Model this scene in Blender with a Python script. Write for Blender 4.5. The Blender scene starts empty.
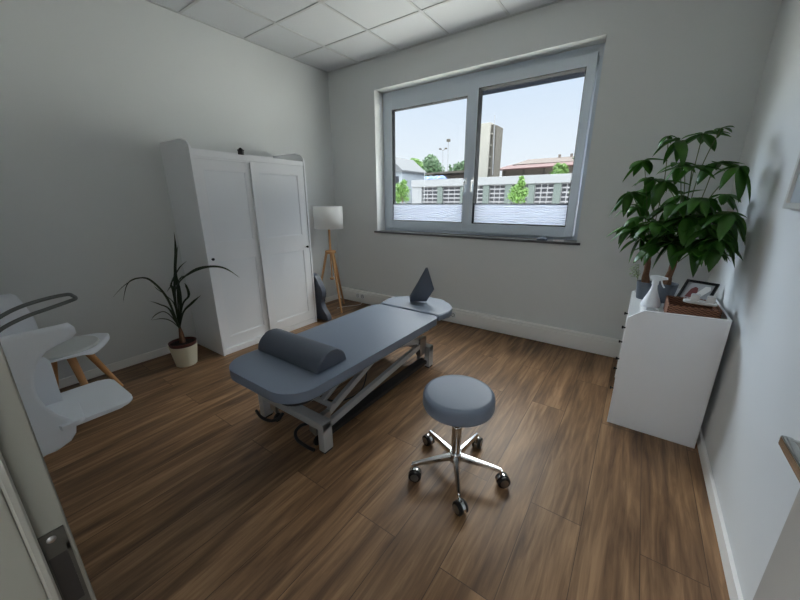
import bpy, bmesh, math, random
from math import sin, cos, pi, radians as R
from mathutils import Vector as V, Matrix, Euler
col = bpy.context.scene.collection
sc = bpy.context.scene

# ------------------------------------------------------------------ camera
FPX, YAW, PITCH, ROLL = 334.05, 0.61343, 0.2889, -0.004638
CAM = V((0, 0, 1.45))
fw = V((-sin(YAW)*cos(PITCH), cos(YAW)*cos(PITCH), -sin(PITCH)))
r0 = V((cos(YAW), sin(YAW), 0)); u0 = r0.cross(fw)
rt = r0*cos(ROLL) + u0*sin(ROLL); up = -r0*sin(ROLL) + u0*cos(ROLL)
cd = bpy.data.cameras.new('camera'); cam = bpy.data.objects.new('camera', cd); col.objects.link(cam)
m = Matrix((rt, up, -fw)).transposed().to_4x4(); m.translation = CAM
cam.matrix_world = m
cd.sensor_width = 36; cd.lens = FPX/800*36; cd.clip_start = .02; cd.clip_end = 500
sc.camera = cam
sc.view_settings.view_transform = 'Standard'; sc.view_settings.look = 'None'
sc.view_settings.gamma = 1; sc.view_settings.use_curve_mapping = False
sc.view_settings.exposure = 0.3

# ------------------------------------------------------------------ materials
def s2l(c):
    return tuple(((x/255)/12.92 if x/255 <= .04045 else ((x/255+.055)/1.055)**2.4) for x in c)
def mat(name, rgb, rough=.5, metal=0., noise=0., nscale=20., bump=0., bscale=200., spec=.5, trans=0., coat=0.):
    m = bpy.data.materials.new(name); m.use_nodes = True
    nt = m.node_tree; b = nt.nodes['Principled BSDF']
    c = s2l(rgb) + (1,)
    b.inputs['Base Color'].default_value = c; b.inputs['Roughness'].default_value = rough
    b.inputs['Metallic'].default_value = metal; b.inputs['Specular IOR Level'].default_value = spec
    if coat: b.inputs['Coat Weight'].default_value = coat; b.inputs['Coat Roughness'].default_value = .15
    tc = nt.nodes.new('ShaderNodeTexCoord')
    if noise:
        n = nt.nodes.new('ShaderNodeTexNoise'); n.inputs['Scale'].default_value = nscale; n.inputs['Detail'].default_value = 4
        nt.links.new(tc.outputs['Object'], n.inputs['Vector'])
        mx = nt.nodes.new('ShaderNodeMix'); mx.data_type = 'RGBA'
        mx.inputs['A'].default_value = tuple(x*(1-noise) for x in c[:3])+(1,)
        mx.inputs['B'].default_value = tuple(min(1, x*(1+noise)) for x in c[:3])+(1,)
        nt.links.new(n.outputs['Fac'], mx.inputs['Factor']); nt.links.new(mx.outputs['Result'], b.inputs['Base Color'])
    if bump:
        n = nt.nodes.new('ShaderNodeTexNoise'); n.inputs['Scale'].default_value = bscale; n.inputs['Detail'].default_value = 3
        nt.links.new(tc.outputs['Object'], n.inputs['Vector'])
        bp = nt.nodes.new('ShaderNodeBump'); bp.inputs['Strength'].default_value = bump; bp.inputs['Distance'].default_value = .002
        nt.links.new(n.outputs['Fac'], bp.inputs['Height']); nt.links.new(bp.outputs['Normal'], b.inputs['Normal'])
    return m
def leafmat(name, rgb, rgb2, rough=.4, tr=.35):
    m = bpy.data.materials.new(name); m.use_nodes = True; nt = m.node_tree; b = nt.nodes['Principled BSDF']
    tc = nt.nodes.new('ShaderNodeTexCoord'); n = nt.nodes.new('ShaderNodeTexNoise'); n.inputs['Scale'].default_value = 7
    nt.links.new(tc.outputs['Object'], n.inputs['Vector'])
    mx = nt.nodes.new('ShaderNodeMix'); mx.data_type = 'RGBA'
    mx.inputs['A'].default_value = s2l(rgb)+(1,); mx.inputs['B'].default_value = s2l(rgb2)+(1,)
    nt.links.new(n.outputs['Fac'], mx.inputs['Factor']); nt.links.new(mx.outputs['Result'], b.inputs['Base Color'])
    b.inputs['Roughness'].default_value = rough
    t = nt.nodes.new('ShaderNodeBsdfTranslucent'); nt.links.new(mx.outputs['Result'], t.inputs['Color'])
    ms = nt.nodes.new('ShaderNodeMixShader'); ms.inputs[0].default_value = tr
    nt.links.new(b.outputs[0], ms.inputs[1]); nt.links.new(t.outputs[0], ms.inputs[2])
    nt.links.new(ms.outputs[0], nt.nodes['Material Output'].inputs['Surface'])
    return m
def glassmat(name, refl=.05):
    m = bpy.data.materials.new(name); m.use_nodes = True; nt = m.node_tree; nt.nodes.remove(nt.nodes['Principled BSDF'])
    t = nt.nodes.new('ShaderNodeBsdfTransparent'); t.inputs['Color'].default_value = (.97, .985, .98, 1)
    g = nt.nodes.new('ShaderNodeBsdfGlossy'); g.inputs['Roughness'].default_value = .01
    ms = nt.nodes.new('ShaderNodeMixShader'); ms.inputs[0].default_value = refl
    nt.links.new(t.outputs[0], ms.inputs[1]); nt.links.new(g.outputs[0], ms.inputs[2])
    nt.links.new(ms.outputs[0], nt.nodes['Material Output'].inputs['Surface'])
    return m
def transmat(name, rgb, tr=.6):
    m = bpy.data.materials.new(name); m.use_nodes = True; nt = m.node_tree; b = nt.nodes['Principled BSDF']
    b.inputs['Base Color'].default_value = s2l(rgb)+(1,); b.inputs['Roughness'].default_value = .8
    t = nt.nodes.new('ShaderNodeBsdfTranslucent'); t.inputs['Color'].default_value = s2l(rgb)+(1,)
    ms = nt.nodes.new('ShaderNodeMixShader'); ms.inputs[0].default_value = tr
    nt.links.new(b.outputs[0], ms.inputs[1]); nt.links.new(t.outputs[0], ms.inputs[2])
    nt.links.new(ms.outputs[0], nt.nodes['Material Output'].inputs['Surface'])
    return m
def emis(name, rgb, s):
    m = bpy.data.materials.new(name); m.use_nodes = True; b = m.node_tree.nodes['Principled BSDF']
    b.inputs['Emission Color'].default_value = s2l(rgb)+(1,); b.inputs['Emission Strength'].default_value = s
    return m

def floormat():
    m = bpy.data.materials.new('oak_planks'); m.use_nodes = True; nt = m.node_tree; L = nt.links.new; N = nt.nodes.new
    b = nt.nodes['Principled BSDF']
    tc = N('ShaderNodeTexCoord')
    sx = N('ShaderNodeSeparateXYZ'); L(tc.outputs['Object'], sx.inputs[0])
    cx = N('ShaderNodeCombineXYZ'); L(sx.outputs['Y'], cx.inputs['X']); L(sx.outputs['X'], cx.inputs['Y'])
    br = N('ShaderNodeTexBrick'); L(cx.outputs[0], br.inputs['Vector'])
    br.inputs['Scale'].default_value = 1; br.inputs['Brick Width'].default_value = 1.45; br.inputs['Row Height'].default_value = .225
    br.inputs['Mortar Size'].default_value = .0018; br.inputs['Mortar Smooth'].default_value = 0.3
    br.offset = .37; br.offset_frequency = 2
    br.inputs['Color1'].default_value = (0, 0, 0, 1); br.inputs['Color2'].default_value = (1, 1, 1, 1); br.inputs['Mortar'].default_value = (.5, .5, .5, 1)
    rnd = N('ShaderNodeMath'); rnd.operation = 'MULTIPLY'; rnd.inputs[1].default_value = 7.3; L(br.outputs['Color'], rnd.inputs[0])
    # grain
    mp = N('ShaderNodeMapping'); mp.inputs['Scale'].default_value = (34, 2.2, 1); L(tc.outputs['Object'], mp.inputs['Vector'])
    add = N('ShaderNodeVectorMath'); add.operation = 'ADD'; L(mp.outputs[0], add.inputs[0])
    cz = N('ShaderNodeCombineXYZ'); L(rnd.outputs[0], cz.inputs['Z']); L(rnd.outputs[0], cz.inputs['Y']); L(cz.outputs[0], add.inputs[1])
    n1 = N('ShaderNodeTexNoise'); n1.inputs['Scale'].default_value = 1; n1.inputs['Detail'].default_value = 6; n1.inputs['Roughness'].default_value = .62; n1.inputs['Distortion'].default_value = .6
    L(add.outputs[0], n1.inputs['Vector'])
    mp2 = N('ShaderNodeMapping'); mp2.inputs['Scale'].default_value = (7, .8, 1); L(tc.outputs['Object'], mp2.inputs['Vector'])
    add2 = N('ShaderNodeVectorMath'); add2.operation = 'ADD'; L(mp2.outputs[0], add2.inputs[0]); L(cz.outputs[0], add2.inputs[1])
    n2 = N('ShaderNodeTexNoise'); n2.inputs['Scale'].default_value = 1; n2.inputs['Detail'].default_value = 3; n2.inputs['Distortion'].default_value = 1.6
    L(add2.outputs[0], n2.inputs['Vector'])
    av = N('ShaderNodeMix'); av.data_type = 'FLOAT'; av.inputs['Factor'].default_value = .45
    L(n1.outputs['Fac'], av.inputs['A']); L(n2.outputs['Fac'], av.inputs['B'])
    cr = N('ShaderNodeValToRGB'); L(av.outputs['Result'], cr.inputs['Fac'])
    e = cr.color_ramp.elements
    e[0].position = .36; e[0].color = s2l(FLOOR[0])+(1,)
    e[1].position = .64; e[1].color = s2l(FLOOR[2])+(1,)
    x = e.new(.5); x.color = s2l(FLOOR[1])+(1,)
    hv = N('ShaderNodeHueSaturation'); L(cr.outputs['Color'], hv.inputs['Color'])
    mr = N('ShaderNodeMapRange'); mr.inputs['To Min'].default_value = .84; mr.inputs['To Max'].default_value = 1.12
    L(br.outputs['Color'], mr.inputs['Value']); L(mr.outputs[0], hv.inputs['Value'])
    mx = N('ShaderNodeMix'); mx.data_type = 'RGBA'; mx.inputs['B'].default_value = s2l((48, 34, 24))+(1,)
    f = N('ShaderNodeMath'); f.operation = 'MULTIPLY'; f.inputs[1].default_value = .8; L(br.outputs['Fac'], f.inputs[0])
    L(f.outputs[0], mx.inputs['Factor']); L(hv.outputs['Color'], mx.inputs['A']); L(mx.outputs['Result'], b.inputs['Base Color'])
    r_ = N('ShaderNodeMapRange'); r_.inputs['To Min'].default_value = .36; r_.inputs['To Max'].default_value = .5
    L(n1.outputs['Fac'], r_.inputs['Value']); L(r_.outputs[0], b.inputs['Roughness'])
    bp = N('ShaderNodeBump'); bp.inputs['Strength'].default_value = .25; bp.inputs['Distance'].default_value = .001
    L(n1.outputs['Fac'], bp.inputs['Height']); L(bp.outputs[0], b.inputs['Normal'])
    b.inputs['Specular IOR Level'].default_value = .45
    return m
FLOOR = [(92, 67, 46), (134, 102, 72), (174, 138, 102)]

def basketmat():
    m = mat('wicker', (128, 84, 56), .75)
    nt = m.node_tree; N = nt.nodes.new; L = nt.links.new; b = nt.nodes['Principled BSDF']
    tc = N('ShaderNodeTexCoord'); w = N('ShaderNodeTexChecker'); w.inputs['Scale'].default_value = 130
    mp = N('ShaderNodeMapping'); mp.inputs['Scale'].default_value = (.55, .55, 1.1); L(tc.outputs['Object'], mp.inputs[0]); L(mp.outputs[0], w.inputs['Vector'])
    w.inputs['Color1'].default_value = s2l((146, 98, 70))+(1,); w.inputs['Color2'].default_value = s2l((94, 58, 40))+(1,)
    L(w.outputs['Color'], b.inputs['Base Color'])
    bp = N('ShaderNodeBump'); bp.inputs['Distance'].default_value = .003; L(w.outputs['Fac'], bp.inputs['Height']); L(bp.outputs[0], b.inputs['Normal'])
    return m

M = dict(
 wall=mat('wall_paint', (226, 229, 229), .9, noise=.015, nscale=3, bump=.35, bscale=260, spec=.2),
 ceil=mat('ceiling_tile', (220, 223, 226), .95, noise=.035, nscale=90, bump=.3, bscale=400, spec=.1),
 tbar=mat('ceiling_grid', (205, 207, 208), .5),
 base=mat('white_baseboard', (246, 246, 243), .5),
 duct=mat('white_duct', (246, 246, 244), .45),
 frame=mat('window_plastic', (216, 227, 238), .35),
 gask=mat('gasket_shade_lining', (30, 32, 36), .8, spec=.1),
 stone=mat('grey_stone_sill', (120, 122, 124), .3, noise=.25, nscale=120),
 stone_e=mat('dark_stone_edge', (80, 80, 82), .4, noise=.2, nscale=120),
 glass=glassmat('window_glass', .04),
 blind=transmat('pleated_blind', (206, 214, 232), .17),
 white=mat('white_lacquer', (244, 246, 249), .38),
 whitein=mat('white_panel_lacquer', (242, 245, 249), .42),
 top=mat('glossy_white_top', (232, 236, 238), .14, coat=.5),
 black=mat('black_metal', (18, 18, 20), .4, metal=.3),
 blackp=mat('black_plastic', (20, 20, 22), .45),
 chrome=mat('chrome', (205, 208, 210), .13, metal=1.),
 darkchrome=mat('brushed_steel', (165, 165, 165), .3, metal=1.),
 alu=mat('grey_painted_steel', (182, 185, 187), .42, metal=.1),
 vinyl=mat('blue_grey_vinyl', (118, 130, 148), .38, bump=.25, bscale=380),
 vinylD=mat('dark_blue_grey_vinyl', (84, 92, 106), .45, bump=.25, bscale=380),
 wood=mat('light_ash_wood', (192, 146, 100), .5, noise=.15, nscale=18),
 woodC=mat('beech_wood', (206, 154, 102), .5, noise=.15, nscale=18),
 shade=transmat('linen_lamp_shade', (252, 252, 250), .35),
 plastic=mat('white_plastic', (242, 246, 251), .3),
 pad=mat('white_seat_pad', (214, 216, 214), .5),
 cream=mat('cream_ceramic', (226, 222, 198), .45),
 brownpot=mat('brown_plastic', (86, 44, 38), .5),
 greypot=mat('grey_ceramic', (98, 106, 116), .5),
 soil=mat('potting_soil', (44, 32, 26), .95, noise=.4, nscale=90, bump=1, bscale=90),
 bark=mat('brown_bark', (118, 84, 60), .8, noise=.35, nscale=40, bump=1, bscale=60),
 palmL=leafmat('palm_leaf', (38, 54, 38), (62, 78, 50), .5, .15),
 pachL=leafmat('pachira_leaf', (30, 72, 24), (84, 146, 46), .36, .38),
 varieg=leafmat('variegated_leaf', (90, 130, 80), (205, 215, 180), .5, .2),
 stem=mat('green_stem', (92, 112, 66), .6),
 wicker=basketmat(),
 ceramic=mat('white_ceramic', (236, 236, 234), .2),
 frameB=mat('black_picture_frame', (22, 22, 24), .35),
 paper=mat('photo_paper', (180, 182, 186), .25),
 doorf=mat('painted_steel_frame', (132, 132, 124), .5),
 doorl=mat('door_laminate', (176, 176, 172), .5),
 seal=mat('grey_door_seal', (168, 168, 160), .5),
 strike=mat('stainless_strike', (84, 84, 80), .4, metal=.8),
 pic=mat('wall_picture_print', (176, 184, 192), .3, noise=.1, nscale=6),
 picf=mat('silver_picture_frame', (200, 200, 196), .35, metal=.2),
 floor=floormat(),
)

# ------------------------------------------------------------------ mesh helpers
def tag(o, label=None, cat=None, group=None, kind=None):
    if label: o['label'] = label
    if cat: o['category'] = cat
    if group: o['group'] = group
    if kind: o['kind'] = kind
    return o
def empty(name, loc, label, cat, group=None, rz=0):
    o = bpy.data.objects.new(name, None); col.objects.link(o); o.location = loc; o.rotation_euler = (0, 0, rz); o.empty_display_size = .05
    return tag(o, label, cat, group)
class B:
    def __init__(s): s.bm = bmesh.new(); s.mi = 0
    def _fin(s, faces):
        for f in faces: f.material_index = s.mi
    def box(s, x0, x1, y0, y1, z0, z1, bev=0, mtx=None, seg=2):
        r = bmesh.ops.create_cube(s.bm, size=1); vs = r['verts']
        for v in vs:
            v.co = V(((x0+x1)/2+v.co.x*(x1-x0), (y0+y1)/2+v.co.y*(y1-y0), (z0+z1)/2+v.co.z*(z1-z0)))
        fs = {f for v in vs for f in v.link_faces}
        if bev:
            es = list({e for v in vs for e in v.link_edges})
            rr = bmesh.ops.bevel(s.bm, geom=es, offset=bev, segments=seg, profile=.5, affect='EDGES')
            vs = list({v for v in vs if v.is_valid} | set(rr['verts'])); fs = {f for v in vs for f in v.link_faces}
        if mtx is not None:
            for v in vs: v.co = mtx @ v.co
        s._fin(fs); return s
    def prism(s, pts, z0, z1, mtx=None, bev=0, seg=3):
        """pts 2D (x,y) extruded along z"""
        vb = [s.bm.verts.new((x, y, z0)) for x, y in pts]; vt = [s.bm.verts.new((x, y, z1)) for x, y in pts]
        n = len(pts); fs = [s.bm.faces.new(vb[::-1]), s.bm.faces.new(vt)]
        for i in range(n): fs.append(s.bm.faces.new((vb[i], vb[(i+1) % n], vt[(i+1) % n], vt[i])))
        vs = vb+vt
        if bev:
            es = [e for f in fs[:2] for e in f.edges]
            rr = bmesh.ops.bevel(s.bm, geom=es, offset=bev, segments=seg, profile=.5, affect='EDGES')
            vs = list({v for v in vs if v.is_valid} | set(rr['verts'])); fs = {f for v in vs for f in v.link_faces}
        if mtx is not None:
            for v in vs: v.co = mtx @ v.co
        s._fin(fs); return s
    def tube(s, pts, r, n=10, cap=True, closed=False):
        pts = [V(p) for p in pts]; rs = r if isinstance(r, (list, tuple)) else [r]*len(pts)
        rings = []; prev = None
        for i, p in enumerate(pts):
            a = pts[i-1] if (i > 0 or closed) else p; b = pts[(i+1) % len(pts)] if (i < len(pts)-1 or closed) else p
            t = (b-a).normalized()
            if prev is None:
                q = V((0, 0, 1)) if abs(t.z) < .9 else V((1, 0, 0)); x = t.cross(q).normalized()
            else:
                x = (prev - t*prev.dot(t)).normalized()
            prev = x; y = t.cross(x)
            rings.append([s.bm.verts.new(p+(x*cos(2*pi*k/n)+y*sin(2*pi*k/n))*rs[i]) for k in range(n)])
        fs = []
        m_ = len(rings)
        for i in range(m_ if closed else m_-1):
            a, b = rings[i], rings[(i+1) % m_]
            for k in range(n): fs.append(s.bm.faces.new((a[k], a[(k+1) % n], b[(k+1) % n], b[k])))
        if cap and not closed:
            fs.append(s.bm.faces.new(rings[0][::-1])); fs.append(s.bm.faces.new(rings[-1]))
        s._fin(fs); return s
    def bar(s, a, b, w, h):
        """rectangular bar from a to b (w sideways, h upwards)"""
        a, b = V(a), V(b); t = (b-a).normalized(); x = t.cross(V((0, 0, 1)))
        x = x.normalized() if x.length > 1e-4 else V((1, 0, 0)); y = x.cross(t)
        q = [(-w/2, -h/2), (w/2, -h/2), (w/2, h/2), (-w/2, h/2)]
        A = [s.bm.verts.new(a+x*i+y*j) for i, j in q]; Bv = [s.bm.verts.new(b+x*i+y*j) for i, j in q]
        fs = [s.bm.faces.new(A), s.bm.faces.new(Bv[::-1])]+[s.bm.faces.new((A[k], Bv[k], Bv[(k+1) % 4], A[(k+1) % 4])) for k in range(4)]
        s._fin(fs); return s
    def lathe(s, prof, n=32, c=(0, 0, 0), mtx=None, a0=0, a1=2*pi, cap=False):
        full = abs(a1-a0-2*pi) < 1e-6; m_ = n if full else n+1
        rings = []; allv = []
        for r, z in prof:
            if r < 1e-6: v = [s.bm.verts.new((c[0], c[1], c[2]+z))]; rings.append(v)
            else: rings.append([s.bm.verts.new((c[0]+r*cos(a0+(a1-a0)*k/n), c[1]+r*sin(a0+(a1-a0)*k/n), c[2]+z)) for k in range(m_)])
            allv += rings[-1]
        fs = []
        for a, b in zip(rings, rings[1:]):
            for k in range(n):
                k2 = (k+1) % m_
                if len(a) == 1 and len(b) == 1: continue
                if len(a) == 1: fs.append(s.bm.faces.new((a[0], b[k], b[k2])))
                elif len(b) == 1: fs.append(s.bm.faces.new((a[k], b[0], a[k2])))
                else: fs.append(s.bm.faces.new((a[k], b[k], b[k2], a[k2])))
        if mtx is not None:
            for v in allv: v.co = mtx @ v.co
        s._fin(fs); return s
    def grid(s, fn, nu, nv, mtx=None):
        vs = [[s.bm.verts.new(fn(i/nu, j/nv)) for j in range(nv+1)] for i in range(nu+1)]
        fs = [s.bm.faces.new((vs[i][j], vs[i+1][j], vs[i+1][j+1], vs[i][j+1])) for i in range(nu) for j in range(nv)]
        s._fin(fs); return s
    def build(s, name, mats, parent=None, smooth=True, loc=None, solid=0, sub=0, angle=40, off=0):
        bmesh.ops.recalc_face_normals(s.bm, faces=s.bm.faces)
        me = bpy.data.meshes.new(name); s.bm.to_mesh(me); s.bm.free()
        if not isinstance(mats, (list, tuple)): mats = [mats]
        for m_ in mats: me.materials.append(m_)
        if smooth:
            me.polygons.foreach_set('use_smooth', [True]*len(me.polygons))
            try: me.set_sharp_from_angle(angle=R(angle))
            except Exception: pass
        o = bpy.data.objects.new(name, me); col.objects.link(o)
        if loc is not None: o.location = loc
        if parent is not None: o.parent = parent
        if solid:
            md = o.modifiers.new('solid', 'SOLIDIFY'); md.thickness = solid; md.offset = off
        if smooth and not solid and not sub:
            md = o.modifiers.new('weighted', 'WEIGHTED_NORMAL'); md.keep_sharp = True; md.weight = 80
        if sub:
            md = o.modifiers.new('sub', 'SUBSURF'); md.levels = sub; md.render_levels = sub
        return o
def struct(b, name, mats, **k): return tag(b.build(name, mats, **k), kind='structure')
def copy_tree(o, parent=None):
    c = o.copy(); col.objects.link(c)
    if parent is not None: c.parent = parent
    for ch in list(o.children): copy_tree(ch, c)
    return c
def rrect(x0, x1, y0, y1, r, n=8, rs=None):
    """rounded rectangle points; rs radii for corners (x1y1, x0y1, x0y0, x1y0)"""
    rs = rs or [r]*4; out = []
    for (cx, cy, a), rr in zip(((x1, y1, 0), (x0, y1, 90), (x0, y0, 180), (x1, y0, 270)), rs):
        sx = -1 if cx == x1 else 1; sy = -1 if cy == y1 else 1
        for k in range(n+1):
            t = R(a+90*k/n); out.append((cx+sx*rr+rr*cos(t), cy+sy*rr+rr*sin(t)))
    return out

# ------------------------------------------------------------------ room
XL, XR, YB, ZC = -3.65, .52, 3.57, 3.05
WX0, WX1, WZ0, WZ1 = -2.88, -.465, 1.06, 2.73
T = .40
b = B(); b.box(XL-.3, XR+.3, -1.7, YB+T, -.12, 0); struct(b, 'floor', M['floor'], smooth=False)
b = B(); b.box(XL-.3, XL, -1.7, YB+T, -.12, ZC+.25); struct(b, 'wall_left', M['wall'], smooth=False)
b = B(); b.box(XR, XR+.3, -1.7, YB+T, -.12, ZC+.25); struct(b, 'wall_right', M['wall'], smooth=False)
b = B()
b.box(XL, WX0, YB, YB+T, 0, ZC+.25); b.box(WX1, XR, YB, YB+T, 0, ZC+.25)
b.box(WX0, WX1, YB, YB+T, 0, WZ0-.02); b.box(WX0, WX1, YB, YB+T, WZ1, ZC+.25)
struct(b, 'wall_back', M['wall'], smooth=False)
# front wall with the doorway the picture is taken from
b = B(); DX0, DX1, DZ = -.515, .375, 2.12
b.box(XL, DX0-.03, -.14, .015, 0, ZC+.25); b.box(DX1+.03, XR, -.14, .015, 0, ZC+.25); b.box(DX0-.03, DX1+.03, -.14, .015, DZ+.03, ZC+.25)
struct(b, 'wall_front', M['wall'], smooth=False)
# corridor behind the doorway
b = B(); b.box(XL, XR, -1.7, -1.6, 0, ZC+.25); struct(b, 'wall_corridor', M['wall'], smooth=False)
# ceiling: tiles + T bars
b = B(); b.box(XL, XR, -1.6, YB, ZC+.006, ZC+.2); b.mi = 1
GX = [-3.105+.61*i for i in range(6)]; GY = [3.015-.61*i for i in range(8)]
for x in GX: b.box(x-.012, x+.012, -1.6, YB, ZC, ZC+.008)
for y in GY: b.box(XL, XR, y-.012, y+.012, ZC-.0005, ZC+.008)
for (x0, x1, y0, y1) in ((XL, XR, YB-.022, YB), (XL, XL+.022, .015, YB), (XR-.022, XR, .015, YB), (XL, XR, .015, .037)): b.box(x0, x1, y0, y1, ZC-.001, ZC+.008)
struct(b, 'ceiling', [M['ceil'], M['tbar']], smooth=False)
# baseboards
b = B(); b.box(XL, XL+.016, .015, 1.43, 0, .075, .003); b.box(XL, XL+.016, 2.64, YB-.02, 0, .075, .003); struct(b, 'baseboard_left', M['base'])
b = B(); b.box(XR-.016, XR, .9, YB-.02, 0, .075, .003); struct(b, 'baseboard_right', M['base'])
b = B(); b.box(XL+.016, DX0-.08, .015, .031, 0, .075, .003); struct(b, 'baseboard_front', M['base'])
# cable duct along the back wall
b = B(); b.box(XL+.02, XR-.02, YB-.055, YB, .02, .19, .004); b.box(XL+.02, XR-.02, YB-.064, YB, .075, .165, .003); b.box(XL+.02, XR-.02, YB-.016, YB, 0, .02)
struct(b, 'trim_1', M['duct'])
# sockets in the duct
def socket(x, lab):
    e = empty('wall_socket', (x, YB-.064, .12), lab, 'socket', 'power sockets in the white cable duct')
    b = B(); b.box(-.036, .036, -.007, .0, -.036, .036, .004); b.build('cover_plate', M['white'], e)
    b = B(); mt = Matrix.Rotation(pi/2, 4, 'X'); b.lathe([(0, .004), (.019, .004), (.020, .0075), (.024, .0075), (.024, .0)], 24, mtx=mt); b.build('socket_well', mat_sock, e)
    b = B()
    for dx in (-.0095, .0095): b.box(dx-.003, dx+.003, -.009, -.004, -.003, .003)
    b.build('contact_hole', M['blackp'], e)
mat_sock = mat('grey_socket_inset', (84, 84, 84), .5)
socket(-3.22, 'white power socket in the cable duct by the lamp, left of the pair')
socket(-3.13, 'white power socket in the cable duct by the lamp, right of the pair')
socket(-1.86, 'white power socket in the cable duct behind the headrest, leftmost of three')
socket(-1.77, 'white power socket in the cable duct behind the headrest, middle of three')
socket(-1.68, 'white power socket in the cable duct behind the headrest, rightmost of three')

# ------------------------------------------------------------------ window
YF = 3.74
b = B()
def ring(b, x0, x1, z0, z1, wl, wr, wt, wb, y0, y1, bev=.004):
    b.box(x0, x0+wl, y0, y1, z0, z1, bev); b.box(x1-wr, x1, y0, y1, z0, z1, bev)
    b.box(x0+wl-.002, x1-wr+.002, y0, y1, z1-wt, z1, bev); b.box(x0+wl-.002, x1-wr+.002, y0, y1, z0, z0+wb, bev)
ring(b, WX0, WX1, WZ0, WZ1, .055, .055, .09, .05, YF, YF+.08)
b.box(-1.69, -1.61, YF, YF+.08, WZ0+.05, WZ1-.09, .004)
struct(b, 'window_1', M['frame'])
def sash(x0, x1, name, yp, hx, lw=.095, tw=.135):
    b = B(); z0, z1 = WZ0+.035, WZ1-.07
    ring(b, x0, x1, z0, z1, lw, .075, tw, .10, YF-yp, YF+.05, .005)
    s = struct(b, name, M['frame'])
    g0, g1, h0, h1 = x0+lw, x1-.075, z0+.10, z1-tw
    b = B(); ring(b, g0-.004, g1+.004, h0-.004, h1+.004, .009, .009, .009, .009, YF-yp+.006, YF+.056, 0); struct(b, 'trim_2' if hx < 0 else 'trim_3', M['gask'])  # gasket carried through the sash depth, its dark colour shading the lit inner faces
    b = B(); b.box(g0-.002, g1+.002, YF+.012, YF+.018, h0-.002, h1+.002); struct(b, 'window_4' if hx < 0 else 'window_5', M['glass'], smooth=False)
    return g0, g1, h0, h1
GL = sash(-2.835, -1.655, 'window_2', .012, -1)
GR = sash(-1.655, -.525, 'window_3', .052, 1, .065, .095)
# handles on the meeting stiles
for hx, yy, lab in ((-1.70, YF-.012, 'white window handle turned down on the left sash'), (-1.60, YF-.052, 'white window handle turned down on the right sash beside the centre post')):
    e = empty('casement_latch', (hx, yy, 1.66), lab, 'handle')
    b = B(); b.box(-.014, .014, -.010, 0, -.035, .035, .004); b.build('rosette', M['white'], e)
    b = B(); b.tube([(0, -.008, 0), (0, -.04, 0), (0, -.046, -.02), (0, -.046, -.12)], .009, 10); b.build('lever', M['white'], e)
# outer shutter box soffit seen through the top of the panes, and outer ledge
b = B(); b.box(WX0, WX1, YF+.045, YB+T+.02, 2.57, WZ1, .002); struct(b, 'trim_4', mat('shutter_box', (26, 30, 38), .9, spec=.0))
b = B(); b.box(WX0-.02, WX1+.02, YF+.08, YB+T+.05, WZ0-.01, WZ0+.012, .002); struct(b, 'trim_5', M['darkchrome'])
# inner stone sill
b = B(); b.box(WX0-.035, WX1+.035, YB-.028, YB, WZ0-.02, WZ0+.002, .002); b.mi = 1; b.box(WX0, WX1, YB-.001, YF+.01, WZ0-.02, WZ0+.003)
struct(b, 'trim_6', [M['stone_e'], M['stone']])
# pleated blinds
for (g0, g1, h0, h1), lab in ((GL, 'white pleated blind over the foot of the left window pane'), (GR, 'white pleated blind over the foot of the right window pane')):
    e = empty('pleated_blind', ((g0+g1)/2, YF+.004, h0), lab, 'blind', 'pleated blinds on the window')
    w = (g1-g0)/2-.006; zt = 1.405-h0; n = 16
    b = B(); b.grid(lambda u, v: V((-w+2*w*u, -.004 if round(v*n) % 2 else .003, .012+(zt-.012)*v)), 1, n)
    b.build('pleated_fabric', M['blind'], e, smooth=False)
    b = B(); b.box(-w-.003, w+.003, -.006, .006, zt, zt+.011, .002); b.build('top_rail', mat('anthracite_rail', (70, 78, 92), .5), e)
    b = B(); b.box(-w-.003, w+.003, -.008, .006, 0, .013, .002); b.build('bottom_rail', M['white'], e)
# things on the sill
e = empty('computer_mouse', (-.78, YB+.012, WZ0+.0035), 'small dark glossy mouse shaped object lying on the window sill', 'mouse')
b = B(); b.lathe([(0, .03), (.018, .028), (.032, .018), (.036, .005), (.034, 0), (0, 0)], 28, mtx=Matrix.Diagonal((1.5, .85, 1, 1))); b.build('body', mat('glossy_blue_black', (70, 84, 104), .1), e)
b = B(); b.box(-.045, .045, -.025, .025, 0, .004, .001); b.build('base', M['blackp'], e)
b = B(); b.prism(rrect(-.05, .05, -.016, .016, .012), 0, .012, bev=.003); tag(b.build('window_key', M['ceramic'], loc=(-.63, YB+.03, WZ0+.0035)), 'small flat white plastic piece lying on the window sill beside the dark mouse', 'clip')

# ------------------------------------------------------------------ wardrobe
wd = empty('wardrobe', (-3.118, 1.440, 0), 'tall white two door sliding wardrobe with raised curved side panels against left wall', 'wardrobe')
W, DP, HS = 1.185, .53, 1.955     # along y, depth to -x, side height; local origin = front near bottom corner
def side_panel(y0, y1):
    prof = [(-DP, 0), (0, 0), (0, 1.86)]
    for k in range(1, 9):
        t = k/8; a = t*pi/2
        prof.append((-.075*(1-cos(a)) if k < 9 else 0, 1.86+.075*sin(a)))
    prof += [(-.10, 1.942), (-.13, HS), (-DP+.01, HS+.004), (-DP, HS)]
    mt = Matrix(((1, 0, 0, 0), (0, 0, -1, y1), (0, 1, 0, 0), (0, 0, 0, 1)))
    b = B(); b.prism(prof, 0, y1-y0, mtx=mt, bev=.002, seg=1); return b
side_panel(0, .02).build('side_panel', M['white'], wd, angle=30)
side_panel(W-.02, W).build('side_panel', M['white'], wd, angle=30)
b = B(); b.box(-DP, -.012, .02, W-.02, 1.80, 1.825); b.build('top_panel', M['white'], wd, smooth=False)
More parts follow.
